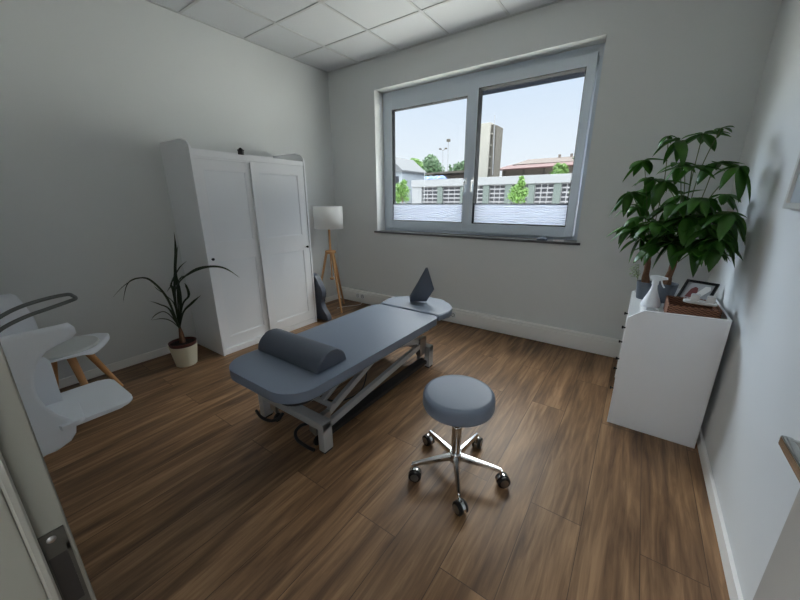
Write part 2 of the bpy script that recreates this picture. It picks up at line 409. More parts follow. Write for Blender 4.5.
b = B(); b.box(-.03, -.006, .02, W-.02, 1.815, 1.865, .003); b.build('front_rail', M['white'], wd)
b = B(); b.box(-.06, -.008, .02, W-.02, 0, .055, .002); b.box(-.09, -.06, .02, W-.02, .035, .055); b.build('plinth', M['white'], wd)
b = B(); b.box(-DP, -DP+.006, .02, W-.02, .02, HS-.01); b.build('back_panel', M['white'], wd, smooth=False)
b = B(); b.box(-DP+.006, -.10, .02, W-.02, .03, .05); b.build('bottom_panel', M['white'], wd, smooth=False)
def wdoor(y0, y1, x):
    z0, z1 = .06, 1.812; s = .085
    e = B()
    xb, xf = x-.02, x
    e.box(xb, xf, y0, y0+s, z0, z1, .0015); e.box(xb, xf, y1-s, y1, z0, z1, .0015)
    rails = [(z0, z0+.105), (.915, 1.085), (z1-.095, z1)]
    for a, c in rails: e.box(xb, xf, y0+s-.001, y1-s+.001, a, c, .0015)
    d = e.build('door', M['white'], wd)
    for a, c in ((rails[0][1], rails[1][0]), (rails[1][1], rails[2][0])):
        p = B(); p.box(xb+.002, xf-.006, y0+s-.004, y1-s+.004, a-.004, c+.004)
        # small sloping moulding frame
        Y0, Y1 = y0+s, y1-s
        for (ya, yb, za, zb) in ((Y0, Y0+.008, a, c), (Y1-.008, Y1, a, c), (Y0, Y1, a, a+.008), (Y0, Y1, c-.008, c)):
            p.box(xb+.004, xf-.0015, ya, yb, za, zb, .0015)
        p.build('door_panel', M['whitein'], d, smooth=False)
    return d
d1 = wdoor(.022, .575, -.034); d2 = wdoor(.535, W-.022, -.008)
def knob(parent, p, d=(1, 0, 0), r=.013, l=.026, m_=None):
    q = V((0, 0, 1)).rotation_difference(V(d)).to_matrix().to_4x4(); q.translation = V(p)
    b = B(); b.lathe([(0, 0), (r*.5, 0), (r*.45, l*.5), (r*.8, l*.62), (r, l*.8), (r*.9, l), (0, l*1.03)], 20, mtx=q)
    return b.build('knob', m_ or M['black'], parent)
knob(d1, (-.034, .055, .945)); knob(d2, (-.008, W-.065, .945))
# small lantern on top
e = empty('tealight_lantern', (-3.14, 1.905, 1.867), 'small dark lantern standing on the front rail of the white wardrobe', 'lantern')
b = B(); b.prism([(.026*cos(R(60*k)), .026*sin(R(60*k))) for k in range(6)], 0, .035, bev=.002, seg=1); b.build('body', mat('dark_pewter', (62, 62, 60), .5), e)
b = B(); b.lathe([(.030, .035), (.031, .039), (.012, .055), (.006, .06), (0, .06)], 6); b.build('cap', M['black'], e, smooth=False)
b = B(); b.tube([(0, 0, .058)]+[(0, .010*sin(R(a)), .068-.010*cos(R(a))) for a in range(0, 361, 40)], .0018, 6); b.build('ring', M['black'], e)

# ------------------------------------------------------------------ floor lamp
LX, LY = -3.31, 3.10
lp = empty('floor_lamp', (LX, LY, 0), 'tripod floor lamp with wooden legs and white drum shade in the room corner', 'lamp', rz=R(0))
ztop, hz = 1.385, .805
b = B(); b.lathe([(.185, ztop-.275), (.185, ztop)], 48, c=(0, 0, 0)); sh = b.build('lamp_shade', M['shade'], lp, solid=.003)
b = B(); b.tube([(.185*cos(R(a)), .185*sin(R(a)), ztop-.275) for a in range(0, 360, 10)], .0025, 6, closed=True); b.build('shade_ring', M['white'], sh)
b = B(); b.tube([(.185*cos(R(a)), .185*sin(R(a)), ztop) for a in range(0, 360, 10)], .0025, 6, closed=True)
for a in (0, 120, 240): b.tube([(0, 0, ztop-.03), (.184*cos(R(a)), .184*sin(R(a)), ztop-.003)], .002, 6)
b.build('shade_ring', M['white'], sh)
b = B(); b.tube([(0, 0, hz-.02), (0, 0, ztop-.16)], .014, 14); b.build('pole', M['wood'], lp)
b = B(); b.lathe([(0, ztop-.16), (.018, ztop-.16), (.018, ztop-.10), (.03, ztop-.07), (.028, ztop-.02), (0, ztop-.005)], 20); b.build('bulb', M['ceramic'], lp)
b = B(); b.lathe([(0, hz-.02), (.068, hz-.02), (.07, hz-.015), (.07, hz+.01), (.066, hz+.014), (0, hz+.014)], 28); b.build('hub', M['wood'], lp)
for a in (-20, 100, 220):
    ca, sa = cos(R(a)), sin(R(a))
    b = B(); b.tube([(.05*ca, .05*sa, hz-.01), (.245*ca, .245*sa, .012)], [.017, .013], 12); l = b.build('leg', M['wood'], lp)
b = B(); b.tube([(0, 0, hz-.02), (0, 0, hz-.34)], .010, 10); b.lathe([(0, hz-.38), (.02, hz-.38), (.03, hz-.37), (.03, hz-.358), (.02, hz-.35), (0, hz-.35)], 20); b.build('height_adjuster', M['wood'], lp)
# loose cable of the lamp
b = B(); pts = [(-3.30, 3.15, .006), (-3.24, 3.30, .006), (-3.17, 3.40, .006), (-3.14, 3.47, .012), (-3.135, 3.497, .05), (-3.13, 3.498, .12)]
def smooth(pts, n=6):
    pts = [V(p) for p in pts]; out = []
    for i in range(len(pts)-1):
        p0, p1, p2, p3 = pts[max(i-1, 0)], pts[i], pts[i+1], pts[min(i+2, len(pts)-1)]
        for k in range(n):
            t = k/n; out.append(.5*((2*p1)+(-p0+p2)*t+(2*p0-5*p1+4*p2-p3)*t*t+(-p0+3*p1-3*p2+p3)*t**3))
    out.append(pts[-1]); return out
b.tube([V(p)-V((LX, LY, 0)) for p in smooth(pts)], .003, 6); b.build('cable', M['white'], lp)

# wavy cushion leaning on the wardrobe end
cp = smooth([(.05, .60, 0), (.12, .585, 0), (.165, .52, 0), (.215, .40, 0), (.205, .31, 0), (.17, .25, 0), (.185, .17, 0), (.245, .08, 0), (.255, .012, 0)], 5)
mt = Matrix(((1, 0, 0, 0), (0, 0, 1, 0), (0, 1, 0, 0), (0, 0, 0, 1)))
b = B(); b.prism([(0, .0), (.24, 0)][:1]+[(-.02, .2), (0, .58)][:0]+[(p_.x, p_.y) for p_ in reversed(cp)]+[(0, .57)], 0, .065, mtx=mt, bev=.010)
o = b.build('foam_cushion', M['vinylD'], loc=(-3.245, 2.69, 0.001)); o.rotation_euler = (R(5), 0, R(0))
tag(o, 'dark blue grey wavy edged cushion standing on the floor against the end of wardrobe', 'cushion')

# ------------------------------------------------------------------ treatment table
TX0, TX1, TY0, TY1, TZ = -1.925, -1.245, .845, 2.345, .52
tb = empty('treatment_table', ((TX0+TX1)/2, 1.7, 0), 'long blue grey padded treatment table on grey steel lifting frame', 'treatment table')
cx, cy = (TX0+TX1)/2, 1.7
hw = (TX1-TX0)/2
b = B(); b.prism(rrect(-hw, hw, TY0-cy, TY1-cy, .1, 10, rs=[.07, .07, .17, .17]), TZ-.058, TZ, bev=.026, seg=6); b.build('padded_top', M['vinyl'], tb)
b = B(); b.prism(rrect(-hw+.02, hw-.02, TY0-cy+.03, TY1-cy-.02, .1, 8), TZ-.076, TZ-.059); b.build('top_board', M['blackp'], tb)
# half round head section
hp = []
Y0h, Y1h = TY1+.02-cy, 2.80-cy
hp = [(-hw+.02, Y0h), (hw-.02, Y0h)]
for k in range(21):
    a = pi*k/20
    hp.append((hw*abs(cos(a))**.75*(1 if cos(a) >= 0 else -1), Y0h+.09+(Y1h-Y0h-.09)*sin(a)**.85))
b = B(); b.prism(hp, TZ-.06, TZ+.003, bev=.024, seg=5); hd = b.build('head_section', M['vinyl'], tb)
b = B()
for x in (-.2, .2): b = B(); b.box(x-.015, x+.015, Y0h-.3, Y1h-.12, TZ-.098, TZ-.068); b.build('head_bracket', M['alu'], tb)
# upper frame
b = B()
for x in (-.25, .25): b.box(x-.02, x+.02, 1.02-cy, 2.30-cy, TZ-.12, TZ-.08, .003)
for y in (1.05, 1.62, 2.27): b.box(-.25, .25, y-.02-cy, y+.02-cy, TZ-.119, TZ-.081, .003)
b.build('upper_frame', M['alu'], tb)
# two cross feet
def foot(y):
    b = B(); b.box(-.325, .325, y-.035-cy, y+.035-cy, .155, .205, .004); f = b.build('cross_foot', M['alu'], tb)
    for x in (-.325, .325):
        b = B(); x0 = x if x < 0 else x-.05; b.box(x0, x0+.05, y-.036-cy, y+.036-cy, .012, .206, .005); b.build('leg', M['alu'], f)
        b = B(); b.box(x0+.004, x0+.046, y-.03-cy, y+.03-cy, 0, .014); b.build('rubber_foot', M['blackp'], f)
    return f
FX = -1.64-cx
f1 = foot(1.12); f2 = foot(2.40)
f1.location.x = FX; f2.location.x = FX-.035
# retractable castors
for y, s in ((1.12, 1), (2.40, -1)):
    for x in (-.20, .20):
        f = f1 if s > 0 else f2
        b = B(); b.box(x-.03, x+.03, y-cy-.012, y-cy+.012, .085, .16, .003); b.bar((x, y-cy, .09), (x, y-cy+s*.02, .05), .03, .02); cst = b.build('castor_fork', M['darkchrome'], f)
        b = B(); mt = Matrix.Translation((x+.025, y-cy+s*.0, .035)) @ Matrix.Rotation(pi/2, 4, 'Y'); b.lathe([(0, -.01), (.024, -.01), (.03, -.006), (.03, .006), (.024, .01), (0, .01)], 20, mtx=mt)
        b.build('castor_wheel', M['blackp'], cst)
# pedals at the near end
for pts_ in ([(-1.92, 1.035, .095), (-1.84, 1.02, .085), (-1.76, 1.035, .082), (-1.73, 1.075, .09), (-1.73, 1.11, .11)],
            [(-1.50, 1.12, .12), (-1.54, 1.10, .10), (-1.545, 1.06, .075), (-1.49, 1.03, .065), (-1.40, 1.025, .062), (-1.34, 1.03, .062)]):
    b = B(); b.tube(smooth([(p_[0]-cx, p_[1]-cy, p_[2]) for p_ in pts_]), .010, 10); b.build('pedal', M['blackp'], tb)
# lifting arms (parallelogram) : low at near end, high at far end
def cxy(x, y, z): return (x+FX, y-cy, z)
for x in (-.23, .23):
    b = B(); b.bar(cxy(x, 1.19, .10), cxy(x, 2.30, .235), .03, .045); b.build('lower_arm', M['alu'], tb)
    b = B(); b.bar(cxy(x*.94, 1.20, .16), cxy(x*.94, 1.80, .40), .03, .04); b.bar(cxy(x*.94, 1.79, .395), cxy(x*.94, 2.33, .27), .03, .045); b.build('upper_arm', M['alu'], tb)
    b = B(); b.box(x+FX-.02, x+FX+.02, 2.28-cy, 2.38-cy, .14, .30, .004); b.build('hinge_plate', M['darkchrome'], tb); b = B(); b.box(x+FX-.02, x+FX+.02, 1.13-cy, 1.22-cy, .08, .20, .004); b.build('hinge_plate', M['darkchrome'], tb)
b = B(); b.box(.19+FX, .27+FX, 1.18-cy, 2.36-cy, .045, .075, .003); b.build('base_rail', M['blackp'], tb); b = B(); b.box(-.27+FX, -.19+FX, 1.18-cy, 2.36-cy, .045, .075, .003); b.build('base_rail', M['blackp'], tb)
b = B(); b.tube([cxy(-.23, 1.26, .20), cxy(.23, 1.26, .20)], .018, 12); b.build('cross_shaft', M['alu'], tb); b = B(); b.tube([cxy(-.23, 2.27, .26), cxy(.23, 2.27, .26)], .018, 12); b.build('cross_shaft', M['alu'], tb)
b = B(); b.tube([cxy(-.02, 1.30, .17), cxy(-.02, 1.75, .30)], .03, 14); b.tube([cxy(-.02, 1.7, .285), cxy(-.02, 2.0, .37)], .014, 12); b.box(FX-.09, FX-.01, 1.29-cy, 1.43-cy, .12, .2, .01); b.build('actuator', M['blackp'], tb)
for x in (-.14, .14): b = B(); b.bar(cxy(x, 1.25, .21), cxy(x, 1.62, .395), .03, .03); b.build('support_strut', M['alu'], tb)
b = B(); b.tube([V(cxy(*p)) for p in smooth([(.0, 1.3, .16), (.1, 1.45, .09), (.14, 1.62, .10), (.05, 1.8, .16), (-.02, 1.9, .3)])], .005, 8); b.build('cable', M['blackp'], tb)
# bolster (half roll)
bl = []
for k in range(17):
    a = pi*k/16; bl.append((.115*cos(a), .105*sin(a)**.9))
bl = [(-.115, .0), (-.11, -.0)][:0] + bl
mt = Matrix(((0, 0, 1, 0), (1, 0, 0, 0), (0, 1, 0, 0), (0, 0, 0, 1)))
b = B(); b.prism(bl, -.29, .29, mtx=mt, bev=.012, seg=3)
o = b.build('half_roll_bolster', M['vinylD'], loc=(-1.625, 1.215, TZ+.0005)); tag(o, 'dark blue grey half round bolster lying across the foot of the treatment table', 'bolster')

# folded cushion / wedge on the headrest
e = empty('wedge_pillow', (-1.60, 2.60, TZ+.0035), 'dark grey folded pillow standing on edge with pointed tip on the headrest', 'pillow', rz=R(0))
b = B()
# diamond-like standing pillow: outline in a vertical plane, thick in the middle
ol = [(-.115, .0), (-.125, .045), (.075, .335), (.082, .335), (.165, .135), (.075, .012)]
ctr = V((.02, .0, .14))
fr = [b.bm.verts.new((x*.72, -.012+x*.25, z)) for x, z in ol]; bk = [b.bm.verts.new((x*.72, .012+x*.25, z)) for x, z in ol]
c1 = b.bm.verts.new((.0, -.065, .11)); c2 = b.bm.verts.new((.02, .06, .11))
n = len(ol)
for k in range(n):
    k2 = (k+1) % n
    b.bm.faces.new((fr[k], fr[k2], c1)); b.bm.faces.new((bk[k2], bk[k], c2)); b.bm.faces.new((fr[k2], fr[k], bk[k], bk[k2]))
b.build('cover', M['vinylD'], e, smooth=True, angle=50)
b = B(); b.tube([(x*.76, x*.26, z) for x, z in ol[1:]], .004, 6); b.build('piping', M['vinylD'], e)

# ------------------------------------------------------------------ stool
st = empty('rolling_stool', (-.625, 1.41, 0), 'round blue grey padded rolling stool on a chrome five star base with castors', 'stool')
ZS = .512
b = B(); b.lathe([(0, ZS), (.10, ZS), (.160, ZS-.001), (.174, ZS-.005), (.181, ZS-.014), (.184, ZS-.03), (.184, ZS-.07), (.179, ZS-.085), (.165, ZS-.095), (0, ZS-.095)], 56); b.build('seat', M['vinyl'], st, angle=60)
b = B(); b.lathe([(0, ZS-.0955), (.15, ZS-.0955), (.13, ZS-.112), (0, ZS-.112)], 40); b.build('seat_plate', M['blackp'], st)
b = B(); b.lathe([(0, .09), (.026, .09), (.026, .30), (.025, .302), (.022, .305), (.022, ZS-.11), (0, ZS-.11)], 28); b.build('gas_lift_column', M['chrome'], st)
b = B(); b.lathe([(0, .075), (.026, .075), (.036, .085), (.036, .125), (.03, .135), (.0, .135)], 28); b.build('hub', M['chrome'], st)
ANG = [54+72*k-5 for k in range(5)]
tg = [(-.76, 1.22), (-.495, 1.214), (-.39, 1.477), (-.60, 1.63), (-.86, 1.505)]
for k, a in enumerate([222, 299, 13, 84, 158]):
    a = R([227, 300, 12, 84, 155][k]); ca, sa = cos(a), sin(a)
    b = B()
    n_ = 8; L_ = []
    rings = []
    for i in range(n_+1):
        t = i/n_; rr = .03+t*.215; w = .02*(1-t)+.011*t; h = .021*(1-t)+.012*t; z = .112-.008*t-.004*t*t
        ring_ = []
        for (dw, dh) in ((-1, -1), (1, -1), (1, .3), (.5, 1), (-.5, 1), (-1, .3)):
            ring_.append(b.bm.verts.new((rr*ca-dw*w*sa*.8, rr*sa+dw*w*ca*.8, z+dh*h*.8)))
        rings.append(ring_)
    for A, Bq in zip(rings, rings[1:]):
        for q in range(6): b.bm.faces.new((A[q], A[(q+1) % 6], Bq[(q+1) % 6], Bq[q]))
    b.bm.faces.new(rings[0][::-1]); b.bm.faces.new(rings[-1])
    arm = b.build('base_arm', M['chrome'], st, angle=35)
    # castor
    th = R([25, 335, 40, 95, 160][k]); tx, ty = cos(th), sin(th)   # rolling direction
    px, py = .243*ca, .243*sa
    qx, qy = px+tx*.014, py+ty*.014
    b = B(); b.tube([(px, py, .068), (px, py, .098)], .006, 10)
    # hood
    ax = V((-ty, tx, 0))
    rot = Matrix(((tx, -ty, 0, qx), (ty, tx, 0, qy), (0, 0, 1, .034), (0, 0, 0, 1)))
    hood = []
    for i in range(11):
        aa = R(-10+200*i/10); hood.append((cos(aa)*.0365, sin(aa)*.0365))
    for i in range(10, -1, -1):
        aa = R(-10+200*i/10); hood.append((cos(aa)*.0325, sin(aa)*.0325))
    mh = rot @ Matrix(((1, 0, 0, 0), (0, 0, -1, 0), (0, 1, 0, 0), (0, 0, 0, 1)))
    b.prism(hood, -.008, .008, mtx=mh); cf = b.build('castor_fork', M['chrome'], arm)
    for sd in (-1, 1):
        b = B(); mw = rot @ Matrix.Translation((0, sd*.0165, 0)) @ Matrix.Rotation(pi/2, 4, 'X')
        b.lathe([(0, -.009), (.029, -.009), (.0335, -.005), (.0335, .005), (.029, .009), (0, .009)], 24, mtx=mw); w_ = b.build('castor_wheel', M['blackp'], arm)
        b = B(); mw = rot @ Matrix.Translation((0, sd*.0262, 0)) @ Matrix.Rotation(pi/2, 4, 'X'); b.lathe([(0, -.001), (.022, -.001), (.022, .001), (0, .001)], 20, mtx=mw); b.mi = 0
        b.build('hub_cap', M['darkchrome'], arm)

# ------------------------------------------------------------------ drawer chest
DX, DY0, DY1 = .03, 2.40, 3.14
DB = .488
ch = empty('drawer_chest', (DX, DY0, 0), 'white chest of six drawers with raised sloping side panels and black knobs', 'chest of drawers')
LD, WD = DY1-DY0, DB-DX
def dside(y):
    prof = [(0, 0), (WD, 0), (WD, .825), (.085, .81), (.07, .806), (0, .752)]
    mt = Matrix(((1, 0, 0, 0), (0, 0, -1, y+.018), (0, 1, 0, 0), (0, 0, 0, 1)))
    b = B(); b.prism(prof, 0, .018, mtx=mt, bev=.0015, seg=1); return b.build('side_panel', M['white'], ch)
dside(0); dside(LD-.018)
b = B(); b.box(.002, WD-.012, .018, LD-.018, .742, .76, .002); b.build('top_panel', M['top'], ch)
b = B(); b.box(WD-.012, WD, .018, LD-.018, .02, .825, .002); b.build('back_panel', M['white'], ch)
b = B(); b.box(.02, .04, .018, LD-.018, 0, .045); b.build('plinth', M['white'], ch)
b = B(); b.box(.03, WD-.02, .02, LD-.02, .046, .74); b.build('carcass', M['white'], ch, smooth=False)
zz = [(.05, .275), (.279, .505), (.509, .738)]
for y0, y1 in ((.02, LD/2-.002), (LD/2+.002, LD-.02)):
    for z0, z1 in zz:
        b = B(); b.box(.004, .03, y0, y1, z0, z1, .002); d = b.build('drawer', M['white'], ch)
        knob(d, (.004, (y0+y1)/2, (z0+z1)/2), (-1, 0, 0), .011, .024)
TOPZ = .7605
# grey pots with braided trunk plants
def pot(x, y, r0, r1, h, name, lab):
    e = empty(name, (x, y, TOPZ), lab, 'potted plant', 'money trees on the white drawer chest')
    b = B(); b.lathe([(0, 0), (r0, 0), (r0+.003, .004), (r1, h-.004), (r1, h), (r1-.008, h), (r1-.010, h-.02), (0, h-.02)], 36); b.build('pot', M['greypot'], e)
    b = B(); b.lathe([(0, 0), (r1-.012, 0)], 24, c=(0, 0, h-.0195)); b.build('soil', M['soil'], e)
    return e
rng = random.Random(7)
def leaflet(b, base, d, upv, L, w, droop):
    """one lance shaped leaflet, folded a little along its midrib"""
    d = V(d).normalized(); sd = d.cross(upv).normalized(); nn = sd.cross(d).normalized()
    n = 6; rows = []
    for i in range(n+1):
        t = i/n; ww = w*(sin(pi*min(1, t**.8*1.0))**.8)*(.9) if 0 < t < 1 else .0006
        c = V(base)+d*L*t*(1-.12*droop*t)-V((0, 0, 1))*droop*L*t*t*.55
        rows.append((b.bm.verts.new(c-sd*ww+nn*ww*.28), b.bm.verts.new(c), b.bm.verts.new(c+sd*ww+nn*ww*.28)))
    for A, C_ in zip(rows, rows[1:]):
        b.bm.faces.new((A[0], A[1], C_[1], C_[0])); b.bm.faces.new((A[1], A[2], C_[2], C_[1]))
def pachira(e, trunk, heads):
    inv = e.location
    b = B()
    for k in range(3):
        pts = []
        for i in range(19):
            t = i/18; a = t*5.2+k*2*pi/3; rr = .011+.004*sin(t*9+k)
            p = trunk[0].lerp(trunk[1], t)-inv; pts.append(p+V((rr*cos(a), rr*sin(a), 0)))
        b.tube(pts, [.013-.004*(i/18) for i in range(19)], 8)
    b.build('braided_trunk', M['bark'], e)
    for hi, (hc, sz, nl) in enumerate(heads):
        hc = V(hc)-inv
        s = trunk[0].lerp(trunk[1], .93)-inv
        mid = s.lerp(hc, .5)+V((0, 0, .05+.05*rng.random())); mid.x += (rng.random()-.5)*.04
        b = B(); b.tube(smooth([s, mid, hc], 5), .0028, 6); b.build('leaf_stalk', M['stem'], e)
        b = B(); out = (hc-s); out.z = 0
        out = out.normalized() if out.length > .02 else V((rng.random()-.5, rng.random()-.5, 0)).normalized()
        a0 = math.atan2(out.y, out.x); tilt = Matrix.Rotation(rng.uniform(-.8, 1.0), 3, V((-out.y, out.x, 0))); dr0 = rng.uniform(.2, 1.0)
        for q in range(nl):
            a = a0+(q-(nl-1)/2)*R(300/nl)+R(rng.uniform(-8, 8))
            el = rng.uniform(-.75, .0)
            d = tilt @ V((cos(a), sin(a), el))
            L_ = sz*rng.uniform(.8, 1.05)*(1-.25*abs(q-(nl-1)/2)/nl)
            # keep the leaves off the wall
            room_ = (XR-.03)-(hc.x+inv.x)
            dn = d.normalized()
            if dn.x*L_*.95 > room_:
                d = V((room_/L_*.9, d.y, d.z-.3)).normalized()
            leaflet(b, hc, d, V((0, 0, 1)), L_, L_*rng.uniform(.2, .26), dr0*rng.uniform(.6, 1.3))
        b.build('leaf', M['pachL'], e, solid=.0006)
p1 = pot(.105, 2.93, .042, .058, .125, 'potted_money_tree', 'green money tree with thin trunk in the grey pot at the front edge of chest')
p2 = pot(.215, 2.90, .045, .068, .135, 'potted_money_tree', 'larger green money tree with thick braided trunk in the grey pot behind the spray bottle')
# crown heads (x, y, z), leaf length, count
def at(px, py, Y):
    d = rt*((px-400)/FPX)-up*((py-300)/FPX)+fw; t = (Y-CAM.y)/d.y; return CAM+d*t
HEADS1 = [(-.045, 2.86, 1.70, .17, 6), (-.085, 2.80, 1.50, .17, 6), (-.03, 2.95, 1.40, .17, 6), (-.05, 2.86, 1.28, .16, 6), (.00, 2.78, 1.34, .17, 6), (.00, 3.05, 1.52, .17, 6),
          (.03, 2.88, 1.58, .17, 6), (.05, 3.00, 1.28, .16, 6), (.02, 2.78, 1.20, .15, 6), (.06, 2.98, 1.85, .08, 4), (-.03, 2.70, 1.26, .14, 5), (.06, 2.72, 1.28, .16, 6)]
HEADS2 = [(.38, 2.62, 1.30, .18, 6), (.30, 2.56, 1.18, .17, 6), (.22, 2.62, 1.36, .18, 7), (.10, 2.66, 1.18, .16, 6), (.12, 2.85, 1.80, .16, 6), (.23, 2.95, 1.84, .17, 7), (.20, 2.76, 1.64, .18, 7), (.28, 2.72, 1.45, .19, 7), (.16, 2.70, 1.42, .19, 7), (.31, 2.86, 1.66, .17, 7),
          (.38, 2.60, 1.62, .16, 5), (.36, 2.66, 1.38, .18, 6), (.38, 2.48, 1.38, .17, 6), (.24, 2.66, 1.27, .19, 7), (.33, 2.68, 1.23, .19, 7), (.12, 2.72, 1.24, .18, 7), (.40, 2.86, 1.30, .17, 6),
          (.20, 3.05, 1.48, .17, 6), (.30, 3.08, 1.34, .17, 6), (.18, 2.92, 1.34, .18, 7), (.08, 2.78, 1.56, .17, 6), (.30, 2.85, 1.85, .08, 4), (.31, 2.56, 1.30, .17, 7), (.22, 2.84, 1.22, .17, 6), (.15, 3.0, 1.68, .16, 6), (.40, 2.92, 1.48, .15, 6), (.08, 2.63, 1.32, .16, 6), (.25, 2.60, 1.46, .16, 6),
          (.33, 2.58, 1.24, .17, 6), (.17, 2.60, 1.20, .16, 6), (.30, 2.85, 1.18, .17, 6), (.22, 2.70, 1.33, .19, 7), (.30, 2.62, 1.36, .18, 7), (.13, 2.80, 1.30, .18, 7), (.38, 2.74, 1.22, .17, 6), (.24, 2.90, 1.42, .17, 7), (.38, 2.56, 1.24, .16, 6)]
pachira(p1, (V((.100, 2.93, TOPZ+.10)), V((.075, 2.93, 1.16))), [((x, y, z), s_, n) for x, y, z, s_, n in HEADS1])
pachira(p2, (V((.215, 2.90, TOPZ+.11)), V((.235, 2.87, 1.18))), [((x, y, z), s_, n) for x, y, z, s_, n in HEADS2])
# trailing variegated plant beside the small trunk
e = empty('trailing_plant', (.052, 2.93, TOPZ+.126), 'tiny pale variegated trailing plant growing at the left rim of the small grey pot', 'plant')
b = B(); l = B()
for k in range(5):
    a = R(120+30*k); p0 = V((0.0, 0, 0)); p1_ = V((.025*cos(a), .02*sin(a), .05+.015*k)); p2_ = V((.048*cos(a), .03*sin(a), .02+.022*k))
    pts = smooth([p0, p1_, p2_], 4); b.tube(pts, .0012, 5)
    for q in pts[2:]: leaflet(l, q, V((rng.uniform(-1, 1), rng.uniform(-1, 1), rng.uniform(-.3, .4))), V((0, 0, 1)), .028, .010, .3)
b.build('stem', M['stem'], e); l.build('foliage', M['varieg'], e, solid=.0004)

# spray bottle
e = empty('spray_bottle', (.145, 2.735, TOPZ), 'white spray bottle with wide conical body standing in front of the grey plant pots', 'spray bottle', rz=R(-25))
b = B(); b.lathe([(0, 0), (.052, 0), (.056, .006), (.055, .018), (.046, .045), (.030, .085), (.020, .115), (.016, .14), (.016, .155), (0, .155)], 36); b.build('bottle', M['plastic'], e)
b = B(); b.lathe([(0, .15), (.019, .15), (.019, .172), (.015, .178), (0, .178)], 24); b.build('collar', M['white'], e)
mt = Matrix(((1, 0, 0, 0), (0, 0, 1, -.012), (0, 1, 0, 0), (0, 0, 0, 1)))
b = B(); b.prism([(-.034, .19), (-.030, .205), (.0, .212), (.062, .206), (.064, .192), (.03, .186), (.022, .176), (-.014, .176)], 0, .024, mtx=mt, bev=.004); b.build('spray_head', M['plastic'], e)
b = B(); b.tube(smooth([(.030, 0, .188), (.036, 0, .170), (.046, 0, .150), (.056, 0, .138)]), .005, 8); b.build('trigger', M['plastic'], e)

# small tray by the basket
b = B(); b.lathe([(0, 0), (.030, 0), (.033, .016), (.031, .016), (.029, .003), (0, .003)], 28); b.build
e = tag(b.build('glass_dish', mat('frosted_glass', (200, 205, 208), .2), loc=(.15, 2.60, TOPZ)), 'small round pale dish standing left of the wicker basket', 'dish')

# wicker basket
BX0, BX1, BY0, BY1 = .215, .455, 2.475, 2.72
bk = empty('wicker_basket', ((BX0+BX1)/2, (BY0+BY1)/2, TOPZ), 'brown woven wicker tray basket on the near end of the drawer chest', 'basket')
w2, d2_ = (BX1-BX0)/2, (BY1-BY0)/2
b = B(); b.box(-w2, w2, -d2_, d2_, 0, .006)
for (x0, x1, y0, y1) in ((-w2, w2, -d2_, -d2_+.008), (-w2, w2, d2_-.008, d2_), (-w2, -w2+.008, -d2_, d2_), (w2-.008, w2, -d2_, d2_)): b.box(x0, x1, y0, y1, 0, .082, .002)
b.build('woven_wall', M['wicker'], bk)
b = B()
for q in range(2):
    pts = []
    rr = rrect(-w2+.004, w2-.004, -d2_+.004, d2_-.004, .012, 4); n_ = 120
    # resample evenly
    per = [V((x, y, .084)) for x, y in rr]; per.append(per[0]); ln = [0]
    for A, C_ in zip(per, per[1:]): ln.append(ln[-1]+(C_-A).length)
    for i in range(n_):
        s_ = ln[-1]*i/n_
        j = max(k for k in range(len(ln)) if ln[k] <= s_); t = (s_-ln[j])/max(1e-9, ln[j+1]-ln[j])
        p = per[j].lerp(per[j+1], t); a = i*2*pi*30/n_+q*pi; pts.append(p+V((0, 0, 1))*.004*sin(a)+(p-V((0, 0, .084))).normalized()*.003*cos(a))
    b.tube(pts, .005, 6, closed=True)
b.build('braided_rim', M['wicker'], bk)
# two white tealight cups on a white tray in the basket
e = empty('candle_tray', (.375, 2.60, TOPZ+.090), 'white ceramic tray with rounded ends resting across the wicker basket', 'tray', rz=R(-10))
b = B(); b.prism(rrect(-.085, .072, -.032, .032, .028), 0, .014, bev=.003); b.build('tray_body', M['ceramic'], e)
for dx, lab in ((-.032, 'left white square candle cup on the white tray in the wicker basket'), (.040, 'right white square candle cup on the white tray in the wicker basket')):
    p = V((.375, 2.60, 0))+Matrix.Rotation(R(-10), 3, 'Z') @ V((dx, 0, 0))
    c_ = empty('candle_cup', (p.x, p.y, TOPZ+.1043), lab, 'candle holder', 'white candle cups in the basket', rz=R(-10))
    b = B(); b.prism(rrect(-.021, .021, -.021, .021, .006, 4), 0, .038, bev=.002); b.build('cup', M['ceramic'], c_)
    b = B(); b.lathe([(0, .0385), (.015, .0385), (.015, .0395), (0, .0395)], 20); b.build('candle', M['pad'], c_)
# picture frame leaning back on the chest
pf = empty('photo_frame', (.362, 2.90, TOPZ+.012), 'black photo frame leaning back behind the basket with portrait and white paper', 'photo frame', rz=R(-4))
pf.rotation_euler = (R(-43), R(0), R(-26))
fw_, fh_, ft = .090, .185, .016
b = B()
for (x0, x1, z0, z1) in ((-fw_, -fw_+.017, 0, fh_), (fw_-.017, fw_, 0, fh_), (-fw_+.016, fw_-.016, 0, .017), (-fw_+.016, fw_-.016, fh_-.017, fh_)): b.box(x0, x1, -ft/2, ft/2, z0, z1, .002)
b.build('frame', M['frameB'], pf)
b = B(); b.box(-fw_+.015, fw_-.015, -.002, .004, .015, fh_-.015); pr = b.build('photo', M['paper'], pf, smooth=False)
b = B(); b.prism([(-.050, .045), (-.045, .08), (-.038, .115), (-.020, .135), (-.004, .128), (.006, .09), (.012, .05)], 0, .0012, mtx=Matrix(((1, 0, 0, 0), (0, 0, -1, -.0022), (0, 1, 0, .0), (0, 0, 0, 1))))
b.build('portrait_print', mat('print_red_brown', (112, 62, 62), .4, noise=.5, nscale=60), pr)
